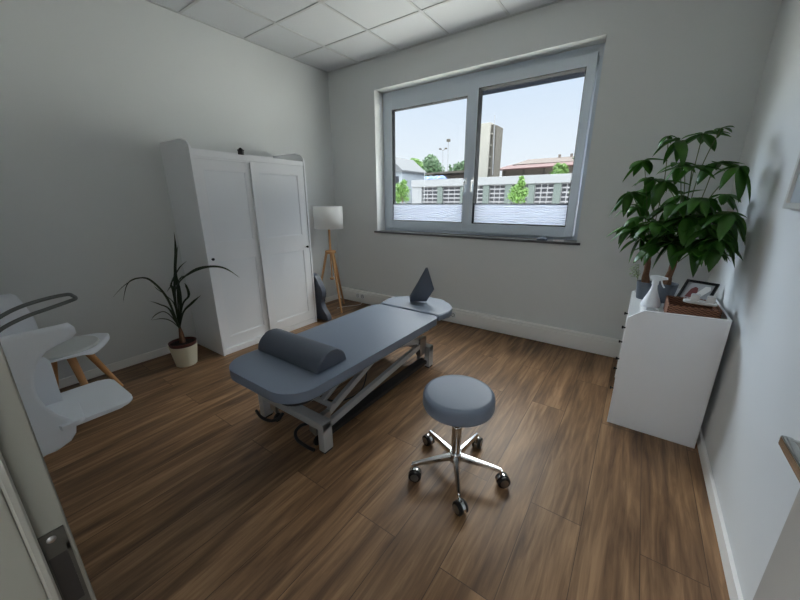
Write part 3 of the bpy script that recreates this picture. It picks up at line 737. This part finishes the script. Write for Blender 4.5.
b = B(); b.prism([(-.022, .03), (.016, .03), (.066, .125), (.056, .150), (.030, .148)], 0, .0012, mtx=Matrix(((1, 0, 0, 0), (0, 0, -1, -.0040), (0, 1, 0, .0), (0, 0, 0, 1))))
b.build('white_paper_slip', M['ceramic'], pr)
b = B(); b.box(-.02, .02, .006, .010, .01, .12, mtx=Matrix.Translation((0, .0, .0)) @ Matrix.Rotation(R(0), 4, 'X')); b.build('stand', M['frameB'], pf)
# little heap of small things by the basket corner
tag(B().box(-.014, .014, -.010, .010, 0, .010, .003).build('tealight', M['ceramic'], loc=(.470-.01, 2.44, TOPZ)), 'tiny white block lying on the chest at the right corner of the basket', 'tealight')

# ------------------------------------------------------------------ picture on right wall
wp = empty('wall_picture', (XR-.0005, 1.875, 1.41), 'pale grey picture in a thin silver frame hanging on the right wall', 'picture')
b = B()
for (y0, y1, z0, z1) in ((-.30, -.275, 0, .42), (.295, .32, 0, .42), (-.28, .30, 0, .025), (-.28, .30, .395, .42)): b.box(-.024, 0, y0, y1, z0, z1, .002)
b.build('frame', M['picf'], wp)
b = B(); b.box(-.012, -.001, -.278, .298, .022, .398); b.build('print', M['pic'], wp, smooth=False)

# ------------------------------------------------------------------ palm
pm = empty('potted_palm', (-3.26, 1.165, 0), 'sparse palm with long arching leaves in cream pot beside the wardrobe', 'potted plant')
b = B(); b.lathe([(0, 0), (.082, 0), (.086, .004), (.113, .19), (.115, .195), (.107, .195), (.100, .17), (0, .17)], 36); b.build('pot', M['cream'], pm)
b = B(); b.lathe([(.085, .17), (.1, .18), (.108, .20), (.112, .224), (.106, .226), (.102, .205), (0, .205)], 36); b.build('inner_pot', M['brownpot'], pm)
b = B(); b.lathe([(0, .012), (.06, .008), (.102, 0)], 24, c=(0, 0, .2055)); b.build('soil', M['soil'], pm)
b = B(); b.tube([(0, 0, .20), (.004, .0, .25), (-.002, .003, .31), (.0, .0, .36)], [.026, .024, .017, .010], 12); b.build('stem', M['bark'], pm)
def frond(pts, w, tw=None):
    w *= 1.35
    pts = smooth(pts, 7); b = B(); rows = []; n = len(pts)
    for i, p in enumerate(pts):
        t = i/(n-1); a = pts[max(i-1, 0)]; c = pts[min(i+1, n-1)]; d = (c-a).normalized()
        vv = (p-(CAM-V(pm.location))) ; sd = d.cross(V((0.3, -.2, 1))).normalized()
        if tw: sd = (Matrix.Rotation(R(tw), 3, d) @ sd)
        ww = w*(.25+.75*sin(pi*min(1, t*.8+.12)))*(1 if t < .75 else (1-t)/.25*.95+.05)
        nn = sd.cross(d)
        rows.append((b.bm.verts.new(p-sd*ww+nn*ww*.5), b.bm.verts.new(p), b.bm.verts.new(p+sd*ww+nn*ww*.5)))
    for A, C_ in zip(rows, rows[1:]):
        b.bm.faces.new((A[0], A[1], C_[1], C_[0])); b.bm.faces.new((A[1], A[2], C_[2], C_[1]))
    return b.build('frond', M['palmL'], pm, solid=.0008)
def PL(px, py, x=-3.26):     # helper: place a frond control point at a given distance from the left wall
    d = rt*((px-400)/FPX)-up*((py-300)/FPX)+fw; t = (x-CAM.x)/d.x; return CAM+d*t-V(pm.location)
s0 = V((0, 0, .34))
frond([s0, PL(181, 300, -3.24), PL(176, 275, -3.22), PL(176, 250, -3.2), PL(174, 232, -3.2)], .010)
frond([s0, PL(175, 296, -3.27), PL(176, 262, -3.3), PL(178, 245, -3.32)], .008)
frond([s0, PL(168, 300, -3.1), PL(152, 282, -3.0), PL(140, 278, -2.95), PL(128, 284, -2.93), PL(123, 302, -2.92)], .008, 20)
frond([s0, PL(166, 298, -3.2), PL(150, 281, -3.2), PL(137, 279, -3.2), PL(124, 286, -3.2), PL(113, 297, -3.2)], .006, 20)
frond([s0, PL(176, 291, -3.15), PL(192, 272, -3.0), PL(210, 267, -2.9), PL(226, 269, -2.85), PL(240, 278, -2.82)], .009, 20)
frond([s0, PL(178, 285, -3.18), PL(188, 275, -3.1), PL(205, 268, -3.05), PL(222, 268, -3.0), PL(238, 276, -3.0)], .006, 20)
frond([s0, PL(169, 310), PL(160, 305), PL(150, 301)], .012, 20)
frond([s0, PL(172, 318), PL(164, 312), PL(156, 315), PL(151, 320)], .008, 20)
frond([s0, PL(172, 322), PL(163, 319), PL(152, 320)], .008, 20)
frond([s0, PL(184, 313, -3.2), PL(192, 304, -3.16), PL(201, 295, -3.15)], .013)
frond([s0, PL(183, 305, -3.2), PL(189, 296, -3.2), PL(186, 286, -3.2), PL(184, 283, -3.2)], .008)
frond([s0, PL(181, 296, -3.2), PL(172, 287, -3.2), PL(167, 292, -3.2)], .005)
frond([s0, PL(174, 293, -3.2), PL(172, 284, -3.2), PL(180, 268, -3.15), PL(187, 261, -3.12)], .009)
frond([s0, PL(180, 305, -3.2), PL(178, 290, -3.2), PL(182, 275, -3.2)], .005)
frond([s0, PL(175, 306), PL(166, 296), PL(158, 290), PL(154, 286)], .005)

# ------------------------------------------------------------------ white chairs on the left
def tulip_chair(loc, rz, name, lab):
    e = empty(name, loc, lab, 'chair', rz=rz)
    def shell(u, v):
        # v 0 seat front -> 1 back top, u across
        x = (u-.5)*2
        prof = [(.235, .425), (.215, .452), (.13, .452), (.0, .440), (-.12, .445), (-.19, .47), (-.225, .54), (-.245, .64), (-.265, .75), (-.280, .83), (-.283, .855)]
        k = v*(len(prof)-1); i = min(int(k), len(prof)-2); t = k-i
        y = prof[i][0]*(1-t)+prof[i+1][0]*t; z = prof[i][1]*(1-t)+prof[i+1][1]*t
        wv = [.15, .21, .245, .26, .255, .24, .225, .215, .20, .175, .13]
        w = wv[i]*(1-t)+wv[i+1]*t
        edge = abs(x)**3
        z2 = z+(.015*edge if v < .5 else 0); y2 = y+(.06*edge*min(1, (v-.45)*4) if v > .45 else 0)
        return V((x*w, y2, z2))
    b = B(); b.grid(shell, 16, 30); b.build('seat_shell', M['plastic'], e, solid=.010, sub=1)
    pts = [(0.205*cos(R(a)), .02+.195*sin(R(a))) for a in range(0, 360, 12)]
    b = B(); b.prism(pts, .452, .478, bev=.011, seg=3); b.build('seat_pad', M['pad'], e)
    b = B(); b.box(-.12, .12, -.02, .02, .405, .435, .004); b.box(-.02, .02, -.12, .12, .405, .435, .004); b.build('under_frame', M['woodC'], e)
    for a in (45, 135, 225, 315):
        ca, sa = cos(R(a)), sin(R(a))
        b = B(); b.tube([(.12*ca, .12*sa, .43), (.29*ca, .29*sa, .0)], [.024, .016], 14); b.build('leg', M['woodC'], e)
    return e
tulip_chair((-3.21, .385, 0), R(-33), 'shell_chair', 'white padded shell chair with beech legs standing by the left wall')

# point on the plane x = const seen at a pixel
def LPt(px, py, x): 
    d = rt*((px-400)/FPX)-up*((py-300)/FPX)+fw; t = (x-CAM.x)/d.x; return CAM+d*t
# front armchair: moulded shell with wing sides and an opening between back and seat
ac = empty('moulded_armchair', (-2.24, .25, 0), 'white moulded plastic armchair with open wing sides nearest the doorway', 'chair')
A0 = V((-2.24, .25, 0))
b = B(); b.prism(rrect(-.22, .19, -.16, .215, .08, 8, rs=[.07, .06, .08, .05]), .425, .445, bev=.008, seg=3); b.build('seat', M['plastic'], ac)
b = B(); b.tube(smooth([(0, -.10, .43), (-.06, -.14, .24), (-.20, -.18, .15), (-.24, -.19, .03)]), .022, 14); b.build('support_post', M['plastic'], ac)
b = B(); b.box(-.62, -.07, -.225, -.165, 0, .03, .004); b.build('base_plate', M['plastic'], ac)
def traced(name, pix, x, th, par):
    ps = [LPt(px_, py_, x) for px_, py_ in pix]
    b = B(); f1_ = [b.bm.verts.new(p-A0+V((th/2, 0, 0))) for p in ps]; f2_ = [b.bm.verts.new(p-A0-V((th/2, 0, 0))) for p in ps]; n = len(ps)
    b.bm.faces.new(f1_); b.bm.faces.new(f2_[::-1])
    for k in range(n): b.bm.faces.new((f1_[k], f2_[k], f2_[(k+1) % n], f1_[(k+1) % n]))
    return b.build(name, M['plastic'], par, smooth=False)
traced('inner_panel', [(22, 366), (30, 360), (44, 357), (50, 361), (68, 417), (50, 419), (26, 412)], -2.36, .012, ac)
aj = []
for px_, py_ in [(52, 424), (66, 404), (79, 403), (84, 415), (78, 420), (62, 427)]:
    d_ = rt*((px_-400)/FPX)-up*((py_-300)/FPX)+fw; q_ = CAM+d_*((.472-CAM.z)/d_.z)-A0; aj.append((q_.x, q_.y))
b = B(); b.prism(aj, .448, .472, bev=.003); b.build('arm_joint', M['plastic'], ac)
b = B()
o_ = [(-25, 336), (0, 332), (30, 326), (55, 322), (68, 323), (74, 327), (76, 333), (71, 338), (58, 344), (46, 351), (38, 360), (34, 372), (34, 386), (38, 397), (46, 407), (56, 414), (68, 418), (76, 424), (76, 432), (71, 440), (60, 448), (35, 458), (5, 468), (-25, 478)]
rows = []
for px_, py_ in o_[4:-2]:
    p = LPt(px_, py_, -2.03); row = []
    for k in range(9):
        y = .04+(p.y-.04)*k/8; q = V((p.x-1.1*max(0, y-.23)**2-.6*max(0, .16-y)**2, y, p.z))-A0; row.append(b.bm.verts.new(q))
    rows.append(row)
for A_, C_ in zip(rows, rows[1:]):
    for k in range(8): b.bm.faces.new((A_[k], A_[k+1], C_[k+1], C_[k]))
b.build('side_wing', M['plastic'], ac, solid=.014)
b = B(); b.grid(lambda u, v: V(((u-.5)*2*(.20+.03*v), -.185-.03*sin(pi*u)*1.0, .42+.49*v+.03*sin(pi*u)*v)), 16, 10); b.build('backrest', M['plastic'], ac, solid=.014)
# chrome bracket loop on the front wall
b = B()
XB = -1.25
top_ = [LPt(0, 317, XB), LPt(20, 307, XB), LPt(45, 299, XB), LPt(67, 294.5, XB)]
bot_ = [LPt(72.5, 300, XB), LPt(50, 308, XB), LPt(25, 317, XB), LPt(0, 330, XB)]
st_ = V((XB, .015, top_[0].z-.035)); en_ = V((XB, .015, bot_[-1].z-.04))
pts = smooth([st_]+top_+[LPt(73, 296, XB), LPt(75.5, 298, XB)]+bot_+[en_], 5)
e = empty('towel_rail', (XB, .017, 1.14), 'curved chrome rail loop reaching from the front wall above the white chairs', 'towel rail')
b.tube([p-e.location for p in pts], .0048, 10); b.build('rail', mat('dark_steel_rail', (112, 116, 116), .4, metal=.7), e)
b = B(); b.box(-.02, .02, -.002, .006, -.045, .045, .003); b.build('wall_plate', M['darkchrome'], e)

# ------------------------------------------------------------------ door frame and door leaf
b = B()
b.box(DX0-.03, DX0, -.16, .022, 0, DZ+.03, .002); b.box(DX0-.08, DX0-.028, .015, .024, 0, DZ+.08, .002)
b.box(DX0, DX0+.018, -.16, -.012, 0, DZ, .004)
b.box(DX1, DX1+.03, -.16, .024, 0, DZ+.03, .002); b.box(DX1+.028, DX1+.08, .015, .026, 0, DZ+.08, .002)
b.box(DX0-.08, DX1+.08, .015, .026, DZ, DZ+.08, .002); b.box(DX0, DX1, -.16, .015, DZ, DZ+.03)
struct(b, 'door_1', M['doorf'])
b = B(); b.tube([(DX0+.009, -.010, 0), (DX0+.009, -.010, DZ)], .0065, 8); struct(b, 'trim_7', M['seal'])
sp = empty('strike_plate', (DX0, .006, 1.01), 'dark steel strike plate set in the left door frame', 'strike plate')
b = B()
b.box(0, .0016, -.0125, .0125, -.085, -.050); b.box(0, .0016, -.0125, .0125, .030, .065); b.box(0, .0016, -.0125, -.008, -.05, .04); b.box(0, .0016, .009, .0125, -.05, .04)
b.build('plate', M['strike'], sp)
b = B(); b.box(.0002, .0008, -.009, .010, -.051, .041); b.build('latch_recess', M['blackp'], sp)
for z in (.055, -.068):
    b = B(); b.lathe([(0, .0026), (.003, .0026), (.0045, .0016)], 12, mtx=Matrix.Translation((0, 0, z)) @ Matrix.Rotation(pi/2, 4, 'Y')); b.build('screw', M['darkchrome'], sp)
b = B(); b.box(.328, .370, .03, .85, .008, DZ-.01, .002); d2o = struct(b, 'door_2', M['doorl'])
b = B(); b.tube([(.326, .785, 1.042), (.27, .785, 1.042)], .009, 12)
b.box(.264, .280, .64, .797, 1.030, 1.050, .003)
o = b.build('door_handle', M['chrome'], d2o)
b = B(); b.box(.322, .329, .76, .81, .97, 1.09, .002); b.build('handle_plate', M['darkchrome'], d2o)

# added glowing fill panel, unseen behind the camera, to brighten the room
cl = empty('corridor_fill_panel', (-1.0, -.9, ZC), 'square glowing fill panel added unseen in the corridor ceiling behind the doorway', 'fill light')
b = B(); b.box(-.31, .31, -.31, .31, -.02, 0, .004); b.build('housing', M['white'], cl)
b = B(); b.box(-.29, .29, -.29, .29, -.024, -.0205); b.build('fill_emitter', emis('fill_panel_glow', (248, 249, 252), 72.0), cl, smooth=False)

# ------------------------------------------------------------------ outside
YG = 60; GZ = -.3
M2 = dict(
 paving=mat('concrete_paving', (196, 194, 188), .9, noise=.1, nscale=2),
 asphalt=mat('asphalt', (62, 66, 72), .9, noise=.1, nscale=2),
 hall=mat('hall_fascia', (100, 104, 110), .8, noise=.05, nscale=.5),
 pillar=mat('hall_pillar', (66, 76, 76), .8),
 ddark=mat('door_glazing', (10, 14, 26), .3),
 dwhite=mat('door_frame_white', (104, 106, 112), .6),
 conc=mat('tower_concrete', (118, 118, 114), .9, noise=.15, nscale=.6),
 concd=mat('tower_dark', (58, 56, 52), .9),
 tile=mat('red_tiles', (44, 34, 30), .9, noise=.2, nscale=2),
 eave=mat('red_eave', (56, 34, 36), .9),
 shed=mat('shed_wall', (86, 80, 76), .9, noise=.15, nscale=1),
 house=mat('pale_house', (100, 108, 118), .9),
 leaf=leafmat('tree_leaf', (52, 84, 34), (84, 120, 48), .7, .3),
 leafd=leafmat('dark_tree_leaf', (46, 72, 52), (66, 94, 62), .7, .3),
 trunk=mat('tree_trunk', (70, 58, 48), .9),
 pole=mat('pole_steel', (104, 108, 114), .6),
 blue=mat('blue_tarp', (14, 60, 118), .5),
 yellow=mat('yellow_field', (128, 124, 70), .9),
)
b = B(); b.box(-160, 90, YB+T+.3, 260, GZ-.3, GZ); struct(b, 'ground', M2['paving'], smooth=False)
b = B(); b.box(-4.3, 1.5, YB+T-.001, YB+T+.06, GZ, 1.0); b.box(-4.3, 1.5, YB+T, YB+T+.06, WZ1+.02, 4.2); struct(b, 'wall_outside', mat('render_outside', (190, 190, 186), .9), smooth=False)
# fire hall
XA, XZ = at(413, 181, YG).x, at(600, 175, YG).x
zt = 5.35; zd = 4.05
hall = empty('garage_hall', ((XA+XZ)/2, YG, GZ), 'long low grey garage hall with a row of glazed sectional doors', 'building')
hx = hall.location.x
b = B(); b.box(XA-hx, XZ-hx, .5, 14, 0, zt-GZ-.1); b.build('wall', M2['hall'], hall, smooth=False)
b = B(); b.box(XA-hx-.2, XZ-hx+.2, -.3, 1.2, zd-GZ, zt-GZ, .05); b.build('fascia', M2['hall'], hall)
pil = [419.5, 440, 463, 486, 508, 531, 557, 582]
xs = [at(p, 192, YG).x for p in pil]
for i, x in enumerate(xs):
    b = B(); b.box(x-.55-hx, x+.55-hx, -.1, .5, 0, zd-GZ); b.build('pillar', M2['pillar'] if i else M2['hall'], hall, smooth=False)
for x0, x1 in zip(xs, xs[1:]):
    a, c = x0+.55-hx, x1-.55-hx
    b = B(); b.box(a, c, .2, .3, 0, zd-GZ-.05); d = b.build('sectional_door', M2['dwhite'], hall, smooth=False)
    b = B(); nr, nc = 6, 3
    for r_ in range(nr):
        for q in range(nc):
            ww = (c-a)/nc; hh = (zd-GZ-.1)/nr
            b.box(a+ww*q+.09, a+ww*(q+1)-.09, .17, .21, hh*r_+.20, hh*(r_+1)-.05)
    b.build('glazing', M2['ddark'], d, smooth=False)
b = B(); b.box(XA-hx-.1, at(419, 190, YG).x-hx, -.12, .5, 0, zd-GZ); b.build('end_wall', M2['hall'], hall, smooth=False)
# drill tower
ta, tz_ = at(478, 124, 76), at(497, 124, 76)
tw = empty('concrete_tower', ((ta.x+tz_.x)/2, 76, GZ), 'tall pale concrete drill tower rising behind the garage hall', 'tower')
hwt = (tz_.x-ta.x)/2; ht = ta.z-GZ
b = B(); b.box(-hwt, hwt*.35, 0, 4, 0, ht, .03); b.build('shaft', M2['conc'], tw, smooth=False)
b = B(); b.box(hwt*.35, hwt*.62, .5, 3.6, 0, ht-.4); b.build('recess', M2['concd'], tw, smooth=False)
b = B(); b.box(hwt*.62, hwt, .1, 4, 0, ht-.7, .03); b.build('side_wall', M2['concd'], tw, smooth=False)
for k in range(5):
    b = B(); z = ht*(.35+.13*k); b.box(-hwt-.02, -hwt+.55, -.05, .1, z, z+.7); b.build('opening', M2['concd'], tw, smooth=False)
    b = B(); b.box(hwt*.33, hwt*.66, .2, .6, z, z+.25); b.build('landing', M2['conc'], tw, smooth=False)
b = B(); b.tube([(hwt*.95, -.2, ht*.4), (hwt*.75, -.2, ht+1.2)], .09, 8); b.build('mast', M2['pole'], tw)
# red roofed house behind
YH = 85
p = [at(x, y, YH) for x, y in ((497, 168), (572, 162), (572, 154), (519, 158))]
hs = empty('red_roof_barn', (p[0].x+8, YH, GZ), 'long barn with a red brown tiled roof behind the garage hall', 'building')
ox, oz = hs.location.x, GZ
zr = p[3].z-oz; ze = p[0].z-oz
b = B(); b.box(p[0].x+1-ox, p[1].x+8-ox, 1, 14, 0, ze-.3); b.build('wall', M2['shed'], hs, smooth=False)
x0, x1 = p[0].x-ox, p[1].x+9-ox; xr0 = p[3].x-ox
b = B(); vs = [b.bm.verts.new(q) for q in ((x0+3.0, 2, ze+.7), (x1, 2, ze+.7), (x1, 8, zr+.4), (xr0, 8, zr+.4), (x0+3.0, 14, ze+.7), (x1, 14, ze+.7))]
for f in ((0, 1, 2, 3), (3, 2, 5, 4), (0, 3, 4), (1, 5, 2), (0, 4, 5, 1)): b.bm.faces.new([vs[i] for i in f])
b.build('tiled_roof', M2['tile'], hs, smooth=False)
b = B(); vs = [b.bm.verts.new(q) for q in ((x0-.5, -1, ze-.45), (x1, -1, ze-.2), (x1, 3, ze+1.0), (x0+2.6, 3, ze+.85), (x0-.5, -1, ze-.75), (x1, -1, ze-.5), (x1, 3, ze+.4), (x0+2.6, 3, ze+.4))]
for f in ((0, 1, 2, 3), (4, 7, 6, 5), (0, 4, 5, 1), (1, 5, 6, 2), (2, 6, 7, 3), (3, 7, 4, 0)): b.bm.faces.new([vs[i] for i in f])
b.build('lower_roof', M2['eave'], hs, smooth=False)
b = B()
for k in range(5): xx = x0+1.5+k*4.6; b.box(xx, xx+.3, .6, .9, 0, ze-.5)
b.build('post', M2['concd'], hs, smooth=False)
for k in range(2):
    b = B(); xx = xr0+7+k*2.6; b.box(xx, xx+.5, 7.6, 8.2, zr, zr+1.0); b.build('chimney', M2['shed'], hs, smooth=False)
# shed with dark roof at left, and blue tarp
ls = at(424, 173, 80); le = at(470, 170, 80)
sh_ = empty('open_shed', (ls.x, 80, GZ), 'low dark roofed open shed behind the left end of garage hall', 'building')
b = B(); b.box(0, le.x-ls.x+2, 2, 8, 0, ls.z-GZ-.6); b.build('wall', M2['shed'], sh_, smooth=False)
b = B(); b.prism([(0, ls.z-GZ-.35), (0, ls.z-GZ-.1), (le.x-ls.x+2, le.z-GZ+.1), (le.x-ls.x+2, le.z-GZ-.5)], 0, 9, mtx=Matrix(((1, 0, 0, 0), (0, 0, 1, -.5), (0, 1, 0, 0), (0, 0, 0, 1)))); b.build('roof', M2['concd'], sh_, smooth=False)
tp = at(429, 178, 77)
b = B()
for k in range(5): b.lathe([(0, .9), (.7, .7), (1.2, .2), (1.3, 0), (0, 0)], 14, c=(k*1.5, .3*(k % 2), .0))
tag(b.build('blue_tarpaulin', M2['blue'], loc=(tp.x-2.4, 77, tp.z-.4)), 'bright blue tarpaulin heap seen above the left end of the garage roof', 'tarpaulin')
b = B(); b.box(-2.6, 4.2, -1, 1, GZ, 0); tag(b.build('loading_platform', M2['shed'], loc=(tp.x, 77, tp.z-.4)), 'brown platform under the blue tarpaulin', 'platform')
bpy.data.objects['loading_platform'].scale = (1, 1, 1)
pl = bpy.data.objects['loading_platform']
for v in pl.data.vertices:
    if v.co.z < -.1: v.co.z = GZ-(tp.z-.4)
# pale house far left
hl = at(388, 160, 62); hr = at(402, 168, 62); hb = at(395, 200, 62)
ho = empty('pale_house', (hl.x-3, 62, GZ), 'pale gabled house at the far left edge of the left window', 'building')
wz = hr.z-GZ; w_ = hr.x-hl.x+3
b = B(); b.box(0, w_, 0, 9, 0, wz-.6); b.build('wall', M2['house'], ho, smooth=False)
b = B(); b.prism([(-7, wz-.7), (w_+.4, wz-.7), (w_+.4, wz-.4), (w_-3.4, wz+2.6), (-7, wz-.4)], -.5, 9.5, mtx=Matrix(((1, 0, 0, 0), (0, 0, 1, 0), (0, 1, 0, 0), (0, 0, 0, 1)))); b.build('roof', M2['asphalt'], ho, smooth=False)
b = B(); b.box(w_-2.2, w_-.8, -.05, .02, wz-3.2, wz-1.6); b.build('window', M2['ddark'], ho, smooth=False)
# street lamps
for (px, pt, pb, Y, lab) in ((448.5, 141, 172, 92, 'tall floodlight mast with single lamp head'), (443, 150, 172, 91, 'shorter floodlight mast with two lamp heads')):
    a = at(px, pt, Y); 
    e = empty('floodlight_mast', (a.x, Y, GZ), lab+' beyond the garage hall', 'mast')
    b = B(); b.tube([(0, 0, 0), (0, 0, a.z-GZ)], [.13, .08], 8); b.build('pole', M2['pole'], e)
    if 'single' in lab:
        b = B(); b.box(-.45, .45, -.4, .4, a.z-GZ-.2, a.z-GZ+.5, .08); b.build('lamp_head', M2['concd'], e)
    else:
        for s in (-1, 1):
            b = B(); b.bar((0, 0, a.z-GZ-.1), (s*.9, 0, a.z-GZ+.25), .1, .1); b.box(s*.9-.28, s*.9+.28, -.3, .3, a.z-GZ+.15, a.z-GZ+.5, .05); b.build('lamp_head', M2['concd'], e)
# thin pole before hall
a = at(424.5, 172, 50); e = tag(B().tube([(0, 0, 0), (0, 0, a.z-GZ)], .05, 8).build('lamp_post', M2['pole'], loc=(a.x, 50, GZ)), 'thin grey post standing before the left end of the garage hall', 'post')
# trees
def tree(loc, h, r, z0, lab, mt_, seed, n=420, ls=.3, conic=False):
    rg = random.Random(seed)
    e = empty('tree', loc, lab, 'tree', 'trees seen through the window')
    b = B(); b.tube([(0, 0, 0), (.05, 0, z0), (0, .05, h*.8)], [r*.06+.05, r*.05+.03, .03], 8)
    for k in range(5):
        a = rg.uniform(0, 6.28); zz_ = z0+(h-z0)*rg.uniform(.05, .5); b.tube([(0, 0, zz_), (r*.6*cos(a), r*.6*sin(a), zz_+r*.5)], [.05, .015], 6)
    b.build('trunk', M2['trunk'], e)
    b = B(); blobs = []
    for k in range(11):
        t = (k+.5)/11; a = rg.uniform(0, 6.28)
        zc = z0+(h-z0)*(.15+.75*t); rad = r*(1-t*.75 if conic else (1-.55*abs(t-.4)*1.6))
        blobs.append((V((rad*.6*cos(a), rad*.6*sin(a), zc)), rad*.55))
    for k in range(n):
        c, br_ = blobs[k % len(blobs)]
        d = V((rg.gauss(0, 1), rg.gauss(0, 1), rg.gauss(0, 1))).normalized(); p_ = c+d*br_*(.35+.85*rg.random()**.7)*rg.uniform(.85, 1.25)
        ax_ = V((rg.gauss(0, 1), rg.gauss(0, 1), rg.gauss(0, 1))).normalized(); q = ax_.cross(d)
        if q.length < .1: continue
        q.normalize(); w_ = d.cross(q).normalized(); s = ls*rg.uniform(.6, 1.3)
        q = q*s+d*s*.4
        vs = [b.bm.verts.new(p_+q), b.bm.verts.new(p_+w_*s*.6), b.bm.verts.new(p_-q), b.bm.verts.new(p_-w_*s*.6)]
        b.bm.faces.new(vs)
    tag(b.build('foliage', mt_, e, smooth=False), kind=None)
    return e
def tr(px, ptop, pbot, Y, halfw, lab, mt_, seed, conic=False, n=500):
    t = at(px, ptop, Y); lo = at(px, pbot, Y); rr = (at(px+halfw, 180, Y).x-at(px-halfw, 180, Y).x)/2
    return tree((t.x, Y, GZ), t.z-GZ, rr, max(.8, lo.z-GZ), lab, mt_, seed, n=n*3, ls=rr*.12, conic=conic)
tr(520, 174, 204, 42, 11, 'young bright green tree standing before the garage doors in the right pane', M2['leaf'], 1, True, 700)
tr(402, 179, 204, 42, 7, 'small bright green tree at the left edge of the left pane', M2['leaf'], 2, False, 600)
tr(581, 172, 204, 40, 8, 'bright green tree at the right edge of the right pane', M2['leaf'], 3, False, 600)
tr(430, 155, 182, 96, 11, 'round green tree behind the left end of the garage hall', M2['leafd'], 4, False, 1100)
tr(415, 159, 182, 116, 9, 'lighter green tree left of the round tree behind the garage hall', M2['leaf'], 5, False, 1000)
tr(398, 160, 184, 100, 11, 'dark green tree behind the pale house in the left pane', M2['leafd'], 6, False, 900)
tr(461, 162, 180, 100, 8, 'distant green tree top right of the tall floodlight mast', M2['leafd'], 7, False, 900)
tr(450, 163, 176, 104, 3, 'small grey green conifer below the tall floodlight mast', M2['leafd'], 8, True, 500)
tr(561, 163, 182, 80, 9, 'light green tree in front of the barn roof', M2['leaf'], 9, False, 1000)
tr(574, 155, 182, 90, 5, 'dark conifer at the right end of the barn roof', M2['leafd'], 10, True, 700)

# ------------------------------------------------------------------ light
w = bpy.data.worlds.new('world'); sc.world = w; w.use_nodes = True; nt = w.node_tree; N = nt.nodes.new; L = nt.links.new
bg = nt.nodes['Background']
tc = N('ShaderNodeTexCoord'); sx = N('ShaderNodeSeparateXYZ'); L(tc.outputs['Generated'], sx.inputs[0])
cr = N('ShaderNodeValToRGB'); L(sx.outputs['Z'], cr.inputs['Fac'])
e = cr.color_ramp.elements
e[0].position = 0; e[0].color = s2l((240, 243, 248))+(1,)
e[1].position = .33; e[1].color = s2l((206, 224, 248))+(1,)
x = e.new(.12); x.color = s2l((230, 238, 249))+(1,)
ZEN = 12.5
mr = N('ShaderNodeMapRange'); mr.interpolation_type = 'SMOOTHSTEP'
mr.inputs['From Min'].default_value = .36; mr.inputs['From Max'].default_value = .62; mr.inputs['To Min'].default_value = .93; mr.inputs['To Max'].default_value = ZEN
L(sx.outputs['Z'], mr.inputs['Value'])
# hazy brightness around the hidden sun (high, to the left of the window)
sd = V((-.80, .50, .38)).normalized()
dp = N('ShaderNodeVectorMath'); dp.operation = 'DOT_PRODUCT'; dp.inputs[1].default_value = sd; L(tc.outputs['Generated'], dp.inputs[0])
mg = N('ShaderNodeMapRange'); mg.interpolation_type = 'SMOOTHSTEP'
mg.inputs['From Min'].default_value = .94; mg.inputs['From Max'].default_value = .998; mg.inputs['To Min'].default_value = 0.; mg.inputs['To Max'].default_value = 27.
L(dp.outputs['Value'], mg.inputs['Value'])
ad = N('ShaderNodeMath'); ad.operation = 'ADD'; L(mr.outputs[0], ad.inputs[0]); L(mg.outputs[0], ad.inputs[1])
mc = N('ShaderNodeMix'); mc.data_type = 'RGBA'; mc.inputs['B'].default_value = s2l((248, 247, 243))+(1,)
mf = N('ShaderNodeMapRange'); mf.inputs['From Min'].default_value = .36; mf.inputs['From Max'].default_value = .6; L(sx.outputs['Z'], mf.inputs['Value'])
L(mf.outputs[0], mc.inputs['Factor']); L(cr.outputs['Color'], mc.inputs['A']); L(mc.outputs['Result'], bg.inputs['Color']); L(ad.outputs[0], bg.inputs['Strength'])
w.cycles.sampling_method = 'MANUAL' if hasattr(w, 'cycles') else None
try: w.cycles.sample_map_resolution = 1024
except Exception: pass
ld = bpy.data.lights.new('window_portal', 'AREA'); ld.shape = 'RECTANGLE'; ld.size = 2.3; ld.size_y = 1.6
ld.cycles.is_portal = True
lo = bpy.data.objects.new('window_portal', ld); col.objects.link(lo); lo.location = ((WX0+WX1)/2, YF+.1, (WZ0+WZ1)/2+.02); lo.rotation_euler = (R(-90), 0, 0)
